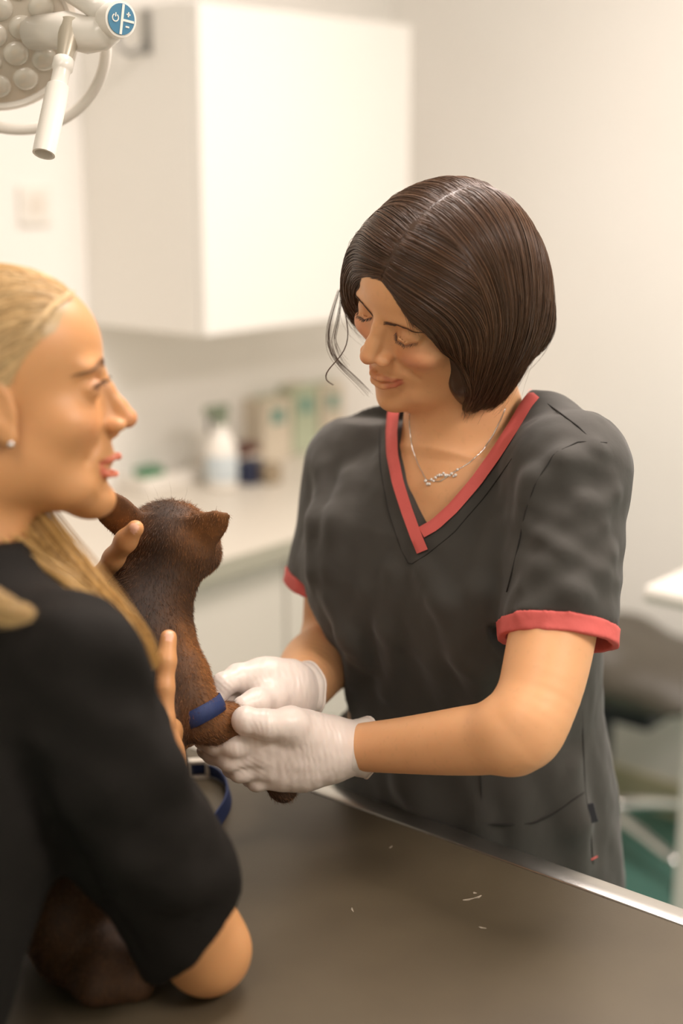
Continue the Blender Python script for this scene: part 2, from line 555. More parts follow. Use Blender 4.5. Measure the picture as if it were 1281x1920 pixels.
# ceiling panel lamps; all but the first are out-of-view fill added for brightness
m_frame = mat('lamp_frame', (0.8, 0.79, 0.77), 0.4, noise=(5, .1, (0.75, .74, .72)))
m_diff = mat('lamp_diffuser', (0.9, 0.88, 0.84), 0.5, emit=((1.0, 0.84, 0.63), 1.5), bump=(40, .02))
for i, (a, b, sa, sb, wt) in enumerate(PANELS):
    r = empty('ceiling_lamp', room(a, b, CEIL_Z), ['flat rectangular ceiling lamp above the worktop', 'unseen flat rectangular fill panel added on the ceiling on the side of the desk and stool', 'unseen flat rectangular fill panel added on the ceiling nearest the front wall, behind the blonde woman'][i], 'ceiling lamp', 'ceiling lamps')
    mb = MB()
    for sgn in (-1, 1):
        mb.box(room(a + sgn * (sa / 2 - .012), b, CEIL_Z - .02), (.012, sb / 2, .02), RR)
        mb.box(room(a, b + sgn * (sb / 2 - .012), CEIL_Z - .02), (sa / 2 - .024, .012, .02), RR)
    mb.build('lamp_frame', m_frame, r)
    MB().box(room(a, b, CEIL_Z - .02), (sa / 2 - .025, sb / 2 - .025, .008), RR).build('diffuser', m_diff, r)

# ---- wall cabinet
CA0, CA1, CB, CZ0, CZ1 = 2.054, 2.74, -2.089, 1.2825, 1.935
wc = empty('wall_cabinet', room((CA0 + CA1) / 2, (CB + B0) / 2, CZ0), 'plain white wall cabinet hanging above the worktop', 'cabinet')
room_box(CA0, CA1, B0 + .001, CB - .020, CZ0, CZ1, 'cabinet_body', m_white_lam, wc, 0.001)
room_box(CA0 + .001, CA1 - .001, CB - .018, CB, CZ0 + .001, CZ1 - .001, 'cabinet_door', m_white_lam, wc, 0.002)

# ---- base cabinets, worktop, sink
CF = -1.839
bounds = [0.045, 0.545, 1.045, 1.545, 2.045, 2.545, 3.10]
lab = ['white base cabinet at the near end of the row, beyond the blonde woman', 'white base cabinet second from the near end of the row', 'white base cabinet under the sink',
       'white base cabinet right behind the cat, under the worktop', 'white base cabinet behind the gloved hands', 'white base cabinet in the far corner of the room']
for i in range(6):
    a0, a1 = bounds[i], bounds[i + 1]
    if i == 5: a1 = 3.118
    r = empty('base_cabinet', room((a0 + a1) / 2, (CF + B0) / 2, 0), lab[i], 'cabinet', 'base cabinets under the worktop')
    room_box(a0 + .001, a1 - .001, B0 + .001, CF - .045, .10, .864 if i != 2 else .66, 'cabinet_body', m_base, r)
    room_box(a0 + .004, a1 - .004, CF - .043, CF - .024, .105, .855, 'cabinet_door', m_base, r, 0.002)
    room_box(a0 + .001, a1 - .001, B0 + .02, CF - .09, 0, .10, 'plinth', m_dark_gap, r)
# worktop with a hole for the sink
SA0, SA1, SB0, SB1 = 1.08, 1.50, -2.30, -1.93
wt = empty('worktop', room(1.6, CF, .864), 'long pale laminate worktop along the left wall', 'worktop')
mb = MB()
def tb(a0, a1, b0, b1): mb.box(room((a0 + a1) / 2, (b0 + b1) / 2, .882), ((a1 - a0) / 2, (b1 - b0) / 2, .018), RR)
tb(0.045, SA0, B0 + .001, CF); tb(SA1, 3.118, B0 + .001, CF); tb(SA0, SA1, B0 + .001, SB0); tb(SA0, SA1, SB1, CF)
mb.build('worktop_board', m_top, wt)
room_box(0.045, 3.118, CF + .0005, CF + .004, .864, .8995, 'edge_band', m_top_edge, wt)
sk = empty('sink', room((SA0 + SA1) / 2, (SB0 + SB1) / 2, .70), 'square stainless steel sink set into the worktop', 'sink')
mb = MB()
zc = (.70 + .902) / 2; zh = (.902 - .70) / 2
mb.box(room(SA0 + .003, (SB0 + SB1) / 2, zc), (.002, (SB1 - SB0) / 2 - .001, zh), RR); mb.box(room(SA1 - .003, (SB0 + SB1) / 2, zc), (.002, (SB1 - SB0) / 2 - .001, zh), RR)
mb.box(room((SA0 + SA1) / 2, SB0 + .003, zc), ((SA1 - SA0) / 2 - .005, .002, zh), RR); mb.box(room((SA0 + SA1) / 2, SB1 - .003, zc), ((SA1 - SA0) / 2 - .005, .002, zh), RR)
mb.box(room((SA0 + SA1) / 2, (SB0 + SB1) / 2, .702), ((SA1 - SA0) / 2 - .005, (SB1 - SB0) / 2 - .005, .002), RR)
mb.build('basin', m_steel, sk)
mb = MB()
for a0, a1, b0, b1 in ((SA0 - .015, SA0 + .006, SB0 - .015, SB1 + .015), (SA1 - .006, SA1 + .015, SB0 - .015, SB1 + .015), (SA0 + .006, SA1 - .006, SB0 - .015, SB0 + .006), (SA0 + .006, SA1 - .006, SB1 - .006, SB1 + .015)):
    mb.box(room((a0 + a1) / 2, (b0 + b1) / 2, .9025), ((a1 - a0) / 2, (b1 - b0) / 2, .0018), RR)
mb.build('rim', m_steel, sk)
ft = empty('faucet', room(1.20, -2.38, .90), 'tall chrome tap behind the sink', 'tap')
fx = room(1.20, -2.38, .90)
MB().lathe([(.026, 0), (.026, .012), (.018, .02), (.018, .10), (.014, .12)], fx, n=24).build('tap_base', m_chrome, ft, angle=40)
MB().tube([fx + np.array([0, 0, .1]), fx + np.array([0, 0, .24])] + [fx + np.array([0, 0, .24]) + E2 * (.07 - .07 * math.cos(t)) + np.array([0, 0, .07 * math.sin(t)]) for t in np.linspace(.2, math.pi, 10)] + [fx + E2 * .14 + np.array([0, 0, .2])], .011, 12).build('spout', m_chrome, ft, smooth=True)
MB().tube([fx + np.array([0, 0, .11]) + E1 * .015, fx + np.array([0, 0, .13]) + E1 * .09], [.009, .006], 10).build('lever', m_chrome, ft, smooth=True)

# ---- hook on the cabinet's end panel, socket on the wall
m_hook = mat('dull_steel', (0.30, 0.29, 0.27), 0.42, metal=.8, noise=(8, .25, (0.36, 0.35, 0.33)))
hk = empty('coat_hook', room(CA0, -2.245, 1.84), 'grey steel double hook on the end panel of the wall cabinet', 'hook')
hp = lambda da, db, z: room(CA0 - da, -2.245 + db, z)
MB().box(hp(.003, 0.012, 1.885), (.003, .011, .042), RR, .001).build('back_plate', m_hook, hk)
MB().tube([hp(.006, .012, 1.862), hp(.02, .008, 1.848), hp(.034, -.004, 1.842), hp(.045, -.016, 1.85), hp(.048, -.024, 1.868), hp(.047, -.026, 1.885)], [.0065] * 5 + [.008], 10).build('hook_arm', m_hook, hk, smooth=True)
sp = Pz(62, 385, 1.0); dd = sp - CAM
ts = (B0 - CAM @ E2) / (dd @ E2); spt = CAM + dd * ts
so = empty('wall_socket', spt, 'small white wall socket left of the wall cabinet', 'socket')
MB().box(spt + E2 * .005, (.04, .005, .04), RR, .003).build('cover_plate', m_white_pl, so)
MB().lathe([(.021, 0), (.021, .002), (.017, .002), (.017, -.004)], spt + E2 * .0102, frame_from(E2, E1), 24).build('socket_well', mat('socket_grey', srgb(230, 222, 210), .5, noise=(10, .2, srgb(222, 214, 202))), so, angle=40)

# ---- things on the worktop
def on_top(px, py): return Pz(px, py, .90)
def slab_box(name, px, py, w, d, h, m, label, cat, rot=0.0, bev=.003, group=None, z=None):
    c = on_top(px, py) if z is None else Pz(px, py, z)
    R = RR @ np.array([[math.cos(rot), -math.sin(rot), 0], [math.sin(rot), math.cos(rot), 0], [0, 0, 1]])
    r = empty(name, c, label, cat, group)
    MB().box(c + np.array([0, 0, h / 2]), (w / 2, d / 2, h / 2), R, bev).build('box_body', m, r)
    return r, c, R
m_navy = mat('navy_card', srgb(40, 46, 70), .5, noise=(20, .2, srgb(50, 56, 80)))
m_maroon = mat('maroon_card', srgb(88, 46, 38), .5, noise=(20, .2, srgb(100, 55, 46)))
m_pale = mat('pale_card', srgb(222, 210, 190), .6, noise=(9, .25, srgb(212, 200, 178)))
m_mint = mat('mint_card', srgb(190, 200, 172), .6, noise=(9, .25, srgb(204, 206, 182)))
m_teal = mat('teal_print', srgb(110, 158, 146), .5, noise=(20, .2, srgb(120, 166, 152)))
m_taupe = mat('taupe_card', srgb(150, 134, 110), .6, noise=(14, .3, srgb(132, 118, 96)))
m_green = mat('green_plastic', srgb(96, 158, 116), .5, noise=(20, .3, srgb(110, 170, 126)))
m_black = mat('black_plastic', srgb(36, 36, 42), .45, noise=(15, .2, srgb(46, 46, 52)))

# boxes of gloves standing against the wall
gb = [(500, 858, .105, .08, .155, m_pale, 'pale glove box standing left of the other glove boxes on the worktop'),
      (553, 843, .095, .08, .17, m_mint, 'mint glove box with a teal mark, between two pale glove boxes'),
      (603, 829, .09, .08, .16, m_pale, 'pale glove box nearest the dark-haired woman\'s shoulder')]
for px, py, w, d, h, m, l in gb:
    r, c, R = slab_box('glove_box', px, py, w, d, h, m, l, 'box', group='glove boxes on the worktop')
    MB().box(c + np.array([0, 0, h + .001]), (w * .32, d * .22, .0015), R).build('opening_flap', m_mint if m is m_pale else m_pale, r)
    MB().box(c + R @ np.array([0, 0, 0]) + E2 * (d / 2 + .0008) + np.array([0, 0, h * .72]), (w * .22, .0008, h * .12), R).build('printed_mark', m_teal, r)
slab_box('carton', 470, 905, .055, .045, .055, m_navy, 'small navy carton right of the white spray bottle', 'box', .3)
slab_box('carton', 505, 905, .045, .04, .045, m_taupe, 'small taupe carton beside the navy carton', 'box', -.2)
r, c, R = slab_box('carton', 458, 880, .07, .05, .04, m_pale, 'flat pale carton with a maroon lid behind the navy carton', 'box', .15)
MB().box(c + np.array([0, 0, .052]), (.033, .024, .012), R, .002).build('lid', m_maroon, r)
# white spray bottle
b = on_top(416, 914)
sb = empty('spray_bottle', b, 'white spray bottle standing on the worktop', 'bottle')
MB().lathe([(.030, 0), (.036, .004), (.037, .01), (.037, .085), (.034, .10), (.022, .125), (.014, .135), (.014, .15)], b, n=32).build('bottle_body', m_white_pl, sb, angle=40)
MB().lathe([(.0376, .02), (.0379, .021), (.0379, .078), (.0376, .079)], b, n=32, cap=False).build('label_sleeve', mat('pale_blue_label', srgb(206, 214, 216), .5, noise=(30, .5, srgb(168, 186, 196))), sb, smooth=True)
mb = MB(); mb.lathe([(.016, .15), (.016, .165), (.011, .17)], b, n=20)
mb.box(b + np.array([0, 0, .182]) - E1 * .012, (.032, .010, .011), RR, .003)
mb.build('spray_head', mat('dull_green_plastic', srgb(120, 132, 110), .5, noise=(12, .2, srgb(130, 142, 118))), sb)
MB().tube([b + np.array([0, 0, .175]) - E1 * .03, b + np.array([0, 0, .155]) - E1 * .038, b + np.array([0, 0, .135]) - E1 * .036], .004, 8).build('trigger', m_black, sb, smooth=True)
# round tub behind it
b = on_top(372, 880)
tbm = empty('plastic_tub', b, 'white plastic tub with an orange band left of the spray bottle', 'tub')
MB().lathe([(.028, 0), (.030, .004), (.030, .075), (.032, .076), (.032, .09), (.030, .093)], b, n=28).build('tub_body', m_white_pl, tbm, angle=35)
MB().lathe([(.0303, .014), (.0307, .015), (.0307, .030), (.0303, .031)], b, n=28, cap=False).build('band', mat('orange_print', srgb(196, 140, 92), .5, noise=(20, .2, srgb(204, 150, 100))), tbm, smooth=True)
# black wedge: a label holder
b = on_top(322, 862)
bh = empty('stapler', b, 'black wedge-shaped stapler left of the tubs', 'stapler')
V = [(-.055, -.012, 0), (.05, -.012, 0), (.05, .012, 0), (-.055, .012, 0), (-.05, -.012, .012), (.045, -.012, .045), (.045, .012, .045), (-.05, .012, .012)]
MB().add([b + RR @ np.array(v) for v in V], [(0, 3, 2, 1), (4, 5, 6, 7), (0, 1, 5, 4), (1, 2, 6, 5), (2, 3, 7, 6), (3, 0, 4, 7)]).build('stapler_body', m_black, bh)
MB().box(b + np.array([0, 0, .003]), (.06, .015, .003), RR, .001).build('stapler_base', m_black, bh)
# tray with a green lid
b = on_top(300, 902)
ty = empty('instrument_tray', b, 'shallow white tray left of the spray bottle', 'tray')
mb = MB(); mb.box(b + np.array([0, 0, .004]), (.115, .075, .004), RR, .002)
for sx in (-1, 1):
    mb.box(b + RR @ np.array([sx * .113, 0, .018]), (.003, .075, .016), RR); mb.box(b + RR @ np.array([0, sx * .073, .018]), (.110, .003, .016), RR)
mb.build('tray_body', m_white_pl, ty)
g = b + np.array([0, 0, .008]) + RR @ np.array([-.03, 0.005, 0])
gs = empty('sponge', g, 'green sponge lying in the white tray', 'sponge')
MB().box(g + np.array([0, 0, .012]), (.032, .024, .012), RR, .006).build('sponge_pad', m_green, gs)
MB().box(g + np.array([0, 0, .027]), (.031, .023, .003), RR, .002).build('scour_layer', mat('dark_green_scour', srgb(78, 134, 98), .8, noise=(60, .5, srgb(96, 150, 112))), gs)

# ---- desk with a folder at the right
b = P(1314, 1102, 2.45)
dk = empty('desk', np.array([b[0], b[1], 0]), 'white desk with rounded top behind the stool, cut by the right edge', 'desk')
dc = b + E2 * .28 + E1 * .10
mb = MB(); mb.box(dc, (.20, .34, .016), RR, .012); mb.build('desk_top', m_white_pl, dk, angle=35)
mb = MB(); lp = Pz(1284, 1640, .35); mb.box(np.array([lp[0], lp[1], (b[2] - .016) / 2]), (.014, .014, (b[2] - .016) / 2), RR, .002); mb.build('desk_leg', m_white_pl, dk)
for da, db in ((.15, .12), (-.15, .30), (.15, .30)):
    q = dc + E1 * da + E2 * db
    MB().box(np.array([q[0], q[1], (b[2] - .016) / 2]), (.014, .014, (b[2] - .016) / 2), RR, .002).build('desk_leg', m_white_pl, dk)
fo = dc - E2 * .19 + np.array([0, 0, .0165])
tag(MB().box(fo + np.array([0, 0, .005]), (.12, .09, .005), RR, .001).build('folder', mat('purple_card', srgb(126, 96, 122), .5, noise=(10, .3, srgb(150, 120, 142)))), 'purple folder lying on the white desk', 'folder')

# ---- saddle stool
sc = Pz(1116, 1590, 0)
st = empty('saddle_stool', sc, 'black saddle stool on a chrome star base behind the dark-haired woman', 'stool')
m_leather = mat('black_leather', srgb(84, 78, 68), .5, noise=(14, .35, srgb(94, 87, 76)), bump=(120, .12))
seat = SDF(); sR = frame_from((0, 0, 1), E2)
q = P(1222, 1262, 3.33)
seat.set_frame(sR, q)
seat.ell((0.00, 0, 0.0), (.20, .17, .085), k=.02)
seat.ell((-.11, 0, .055), (.10, .15, .06), k=.05)
seat.ell((.13, 0, -.03), (.11, .16, .07), k=.05)
seat.cone((-.22, 0, .17), (.22, 0, .13), .045, mode='s', k=.04)
seat.plane_cut(q - np.array([0, 0, .065]), (0.25 * E2[0], .25 * E2[1], -1), k=.02)
sdf_obj('seat', seat, q - .3, q + .3, .008, m_leather, st, smooth_it=2)
MB().box(np.array([sc[0], sc[1], q[2] - .08]) + E2 * .05, (.05, .10, .03), RR, .008).build('tilt_mechanism', m_black, st)
MB().lathe([(.03, .40), (.03, .235), (.024, .23)], [sc[0], sc[1], 0], n=20).build('lift_sleeve', m_black, st, angle=40)
MB().lathe([(.015, .24), (.015, .08)], [sc[0], sc[1], 0], n=16).build('lift_column', m_chrome, st, angle=40)
MB().lathe([(.035, .07), (.04, .085), (.04, .115), (.03, .125)], [sc[0], sc[1], 0], n=20).build('hub', m_chrome, st, angle=40)
for i in range(5):
    an = math.radians(-58 + 72 * i)
    d = np.array([math.cos(an), math.sin(an), 0])
    arm = MB().tube([sc + d * r_ + np.array([0, 0, z_]) for r_, z_ in ((.02, .10), (.08, .108), (.16, .10), (.24, .085), (.31, .075))], [.02, .018, .016, .014, .012], 10).build('base_arm', m_chrome, st, smooth=True)
    cR = frame_from(np.cross(d, (0, 0, 1)), d)
    for s_ in (-1, 1):
        MB().lathe([(.012, -.008), (.028, -.008), (.028, .008), (.012, .008)], sc + d * .31 + np.array([0, 0, .0285]) + np.cross(d, (0, 0, 1)) * s_ * .014, cR, 20).build('castor_wheel', m_black, arm, angle=40)

# ---- round steel bin rim glimpsed between glove and tunic: a swing-lid bin
c = Pz(600, 1362, .60) + E2 * 0.0
bn = empty('pedal_bin', np.array([c[0], c[1], 0]), 'pale green pedal bin seen between the gloved hands and the grey tunic', 'bin')
m_bin = mat('pale_green_enamel', srgb(150, 156, 136), .35, noise=(6, .2, srgb(160, 165, 146)))
MB().lathe([(.13, 0), (.135, .01), (.135, .50), (.14, .505), (.14, .52), (.13, .525)], [c[0], c[1], 0], n=36).build('bin_body', m_bin, bn, angle=40)
MB().lathe([(.138, .526), (.138, .54), (.11, .575), (.05, .595), (.005, .60)], [c[0], c[1], 0], n=36).build('bin_lid', m_bin, bn, angle=40)
MB().box(np.array([c[0], c[1], .015]) + (-E1) * .15, (.03, .04, .008), RR, .004).build('pedal', m_black, bn)

# ----------------------------------------------------------------------------
# examination table
# ----------------------------------------------------------------------------
TZ = .90
TA = Pz(700, 1499, TZ); TB = Pz(1281, 1704, TZ)
TU = nrm(TB - TA); TN = np.array([TU[1], -TU[0], 0]);
if TN @ (CAM - TA) < 0: TN = -TN
TR = np.column_stack([TU, TN, (0, 0, 1.0)])
if np.linalg.det(TR) < 0: TR = np.column_stack([TU, -TN, (0, 0, 1.0)])
T_U0, T_U1, T_W = -.62, .74, .62
def tp(u, n, z=0.0): return np.array([TA[0], TA[1], 0]) + TU * u + TN * n + np.array([0, 0, z])
et = empty('examination_table', tp((T_U0 + T_U1) / 2, T_W / 2, 0), 'examination table with dark rubber top and stainless steel rim', 'table')
m_rubber = mat('dark_rubber', srgb(88, 78, 61), .40, noise=(7, .6, srgb(72, 63, 50)), bump=(420, .10, .001), bump2=(14, .08, .002))
MB().box(tp((T_U0 + T_U1) / 2, T_W / 2, TZ - .006), ((T_U1 - T_U0) / 2 - .030, T_W / 2 - .030, .006), TR, .002).build('table_pad', m_rubber, et)
mb = MB(); cu, cn = (T_U0 + T_U1) / 2, T_W / 2
for n0 in (.015, T_W - .015): mb.box(tp(cu, n0, TZ - .012), ((T_U1 - T_U0) / 2, .0148, .0135), TR, .003)
for u0 in (T_U0 + .015, T_U1 - .015): mb.box(tp(u0, cn, TZ - .012), (.0148, T_W / 2 - .030, .0135), TR, .003)
mb.build('steel_rim', m_steel, et, angle=40)
MB().box(tp(cu, cn, TZ - .032), ((T_U1 - T_U0) / 2 - .004, T_W / 2 - .004, .0065), TR).build('under_tray', m_steel, et)
mb = MB(); mb.box(tp(cu, cn, TZ - .07), (.22, .16, .03), TR, .004); mb.box(tp(cu, cn, .44), (.07, .07, .40), TR, .01)
mb.build('column', m_white_pl, et)
MB().box(tp(cu, cn, .025), (.42, .24, .024), TR, .008).build('foot_plate', m_steel, et)
# scuffs on the pad
m_scuff = mat('scratched_rubber', srgb(176, 164, 146), .7, noise=(200, .6, srgb(120, 108, 94)))
for k, (x0, y0, x1, y1, w) in enumerate(((868, 1688, 890, 1684, .0016), (890, 1684, 903, 1679, .0018), (888, 1673, 894, 1675, .0018), (898, 1738, 912, 1741, .0012), (660, 1702, 663, 1710, .001), (730, 1590, 736, 1586, .0009))):
    a, b_ = Pz(x0, y0, TZ + .0003), Pz(x1, y1, TZ + .0003)
    sd = nrm(np.cross(b_ - a, (0, 0, 1))) * w
    V, F = sweep_band([a, (a * .6 + b_ * .4) + sd * .6, b_], [sd * .4, sd, sd * .3], [(0, 0, 1)] * 3, .0003)
    MB().add(V, F).build('scuff', m_scuff, et)

# ----------------------------------------------------------------------------
# surgical lamp, upper left
# ----------------------------------------------------------------------------
LT = 1.55
lc = P(-12, 60, LT)
ln = nrm(-UP * .66 - FWD * .66 + RIGHT * .22)           # the light looks down, a little towards the camera
LR = frame_from(ln, RIGHT)
sl = empty('surgical_lamp', lc, 'white surgical lamp with lens panel and sterile handle hanging upper left', 'lamp')
m_lamp = mat('lamp_white', srgb(244, 238, 228), .28, noise=(5, .1, srgb(238, 232, 220)), coat=.3)
m_lens = mat('lens_glass', srgb(228, 220, 206), .08, noise=(30, .3, srgb(212, 204, 190)), spec=.8, coat=1.0)
m_panel = mat('lens_panel', srgb(216, 206, 190), .2, noise=(25, .3, srgb(204, 194, 178)), coat=.6)
Lp = lambda x, y, z: lc + LR @ np.array([x, y, z])
MB().lathe([(.004, -.062), (.045, -.058), (.078, -.040), (.090, -.012), (.092, .004), (.086, .008), (.082, .004)], lc, LR, 56, cap=True).build('housing', m_lamp, sl, angle=50)
MB().lathe([(.0815, 0), (.0815, .005), (.06, .0075), (.03, .0085), (.001, .0088)], lc, LR, 56).build('lens_panel', m_panel, sl, angle=50)
cells = [(0, 0)] + [(.031 * math.cos(math.radians(60 * i + 10)), .031 * math.sin(math.radians(60 * i + 10))) for i in range(6)] + [(.060 * math.cos(math.radians(30 * i - 5)), .060 * math.sin(math.radians(30 * i - 5))) for i in range(12)]
for x, y in cells:
    zb = .0075 if math.hypot(x, y) < .05 else .006
    MB().lathe([(.0145, 0), (.0145, .002), (.012, .0050), (.007, .0068), (.001, .0073)], Lp(x, y, zb - .001), LR, 20).build('lens', m_lens, sl, angle=50)
# ring handle round the housing
rc = P(20, 78, LT + .01)
rn = nrm(-UP * .62 - FWD * .72 + RIGHT * .1); RRg = frame_from(rn, RIGHT)
ring = [rc + RRg @ np.array([.103 * math.cos(t), .103 * math.sin(t), 0]) for t in np.linspace(0, 2 * math.pi, 72, endpoint=False)]
MB().tube(ring, .0065, 12, close=True).build('ring_rail', m_lamp, sl, smooth=True)
# hub and handle on the rim
h0, h1 = P(131, 62, LT - .04), P(82, 289, LT - .075)
hz = nrm(h1 - h0); HR = frame_from(hz, RIGHT); HL = np.linalg.norm(h1 - h0)
MB().lathe([(.001, -.012), (.013, -.012), (.0128, .0), (.008, .030), (.0075, .034)], h0, HR, 28).build('handle_cone', mat('lamp_grey', srgb(196, 186, 168), .3, noise=(5, .1, srgb(186, 176, 160)), metal=.3), sl, angle=40)
MB().lathe([(.0098, .031), (.0112, .033), (.0112, .043), (.0098, .045), (.0092, .047), (.0092, .062), (.0118, .064), (.0122, .07), (.0122, HL - .004), (.0118, HL), (.0095, HL), (.0092, HL - .012), (.001, HL - .014)], h0, HR, 32, cap=False).build('sterile_handle', m_lamp, sl, angle=40)
# yoke: knuckle, upper tube and end cap with the control disc
k0, k1 = P(92, 52, LT - .02), P(232, 44, LT - .05)
b0, b1 = P(60, -70, LT - .01), P(222, 36, LT - .055)
MB().tube([P(60, 62, LT), P(125, 56, LT - .03), P(165, 66, LT - .035), P(190, 62, LT - .043), P(208, 50, LT - .044)], [.018, .0195, .0195, .0185, .0165], 20).build('knuckle', m_lamp, sl, smooth=True)
MB().tube([P(-60, -190, LT + .02), b0, P(120, -30, LT - .02), P(172, 4, LT - .04), P(205, 26, LT - .05)], [.014, .014, .0145, .0145, .0150], 18).build('yoke_tube', m_lamp, sl, smooth=True)
MB().tube([P(-30, 30, LT + .02), P(0, -40, LT + .03), P(-20, -150, LT + .06)], [.02, .018, .016], 16).build('neck_joint', m_lamp, sl, smooth=True)
MB().tube([P(-20, -150, LT + .06), P(-60, -190, LT + .02), np.array([*P(-60, -190, LT + .02)[:2], CEIL_Z - .001])], [.018, .018, .018], 16).build('ceiling_arm', m_lamp, sl, smooth=True)
dc0 = P(226, 36, LT - .062); dn = nrm(RIGHT * .62 - FWD * .74 - UP * .20); DR = frame_from(dn, UP)
MB().lathe([(.019, -.02), (.0195, -.004), (.0185, .001), (.001, .0015)], dc0, DR, 36).build('end_cap', m_lamp, sl, angle=40)
m_blue = mat('control_blue', srgb(70, 128, 160), .35, noise=(20, .1, srgb(78, 136, 166)))
disc = MB().lathe([(.0158, .0012), (.0158, .0022), (.001, .0022)], dc0, DR, 36).build('control_disc', m_blue, sl, angle=40)
# white dividing bars and symbols (power, plus, minus); local x = up, y = across
def mark(pts, w, name='symbol'):
    pth = [dc0 + DR @ np.array([x, y, .00225]) for x, y in pts]
    mbk = MB()
    for a, b_ in zip(pth[:-1], pth[1:]):
        sd = nrm(np.cross(dn, b_ - a)) * w
        V, F = sweep_band([a, b_], [sd, sd], [dn, dn], .0004); mbk.add(V, F)
    mbk.build(name, m_lamp, disc)
yl = DR[:, 1] @ RIGHT                       # sign of local y in the picture
sg = 1 if yl > 0 else -1
mark([(-.0152, sg * .0005), (.0152, sg * .0005)], .0014, 'divider_bar')
mark([(-.0005, sg * .0018), (-.0005, sg * .015)], .0012, 'divider_bar')
mark([(.0036 * math.cos(t), sg * (-.0075 + .0036 * math.sin(t))) for t in np.linspace(.5, 2 * math.pi - .5, 14)], .0006)
mark([(.001, sg * -.0075), (.0052, sg * -.0075)], .0006)
mark([(.0035, sg * .0075), (.0085, sg * .0075)], .0007); mark([(.006, sg * .0052), (.006, sg * .0098)], .0007)
mark([(-.0065, sg * .0055), (-.0065, sg * .0098)], .0008)
# ----------------------------------------------------------------------------
# people: shared head modelling (head axes in cm: x her right, y forward, z up, eyes at z = 0)
# ----------------------------------------------------------------------------
SKIN_L = np.array(srgb(236, 178, 128)); LIP_C = np.array(srgb(200, 98, 80)); BROW_C = np.array(srgb(96, 62, 44))
m_skin = mat('skin', SKIN_L, .48, attr=True, sss=.25, noise=(55, .20, srgb(226, 164, 116)), bump=(900, .05, .0006))
m_skin2 = mat('skin_warm', SKIN_L, .46, attr=True, sss=.25, noise=(40, .18, srgb(214, 150, 98)), bump=(900, .05, .0006))
m_hair_brown = mat('brown_hair', (0.05, 0.03, 0.018), .36, attr=True, spec=.55, noise=(60, .2, (0.075, .043, .024)))
m_hair_blonde = mat('blonde_hair', (0.5, 0.33, 0.15), .40, attr=True, spec=.5, noise=(60, .2, (.56, .38, .19)))
m_grey_cloth = mat('grey_scrub_cloth', srgb(59, 56, 51), .82, noise=(9, .35, srgb(66, 62, 56)), bump=(1500, .10, .0006), bump2=(22, .22, .006), sheen=.15)
m_black_cloth = mat('black_scrub_cloth', srgb(23, 20, 17), .85, noise=(8, .35, srgb(28, 24, 20)), bump=(1300, .10, .0006), bump2=(15, .25, .008), spec=.2)
m_coral = mat('coral_trim', srgb(218, 100, 94), .75, noise=(60, .3, srgb(210, 92, 86)), bump=(1200, .10, .0006), bump2=(60, .35, .003))
m_glove = mat('latex_glove', srgb(231, 218, 208), .38, noise=(30, .25, srgb(222, 207, 196)), bump=(45, .12, .004), wave=(26, .10, 6.0), sss=.1)
m_trouser = mat('grey_trouser_cloth', srgb(66, 62, 58), .85, noise=(9, .3, srgb(74, 70, 64)), bump=(1200, .10, .0006))
m_shoe = mat('white_clog', srgb(225, 220, 212), .45, noise=(9, .2, srgb(210, 205, 196)))

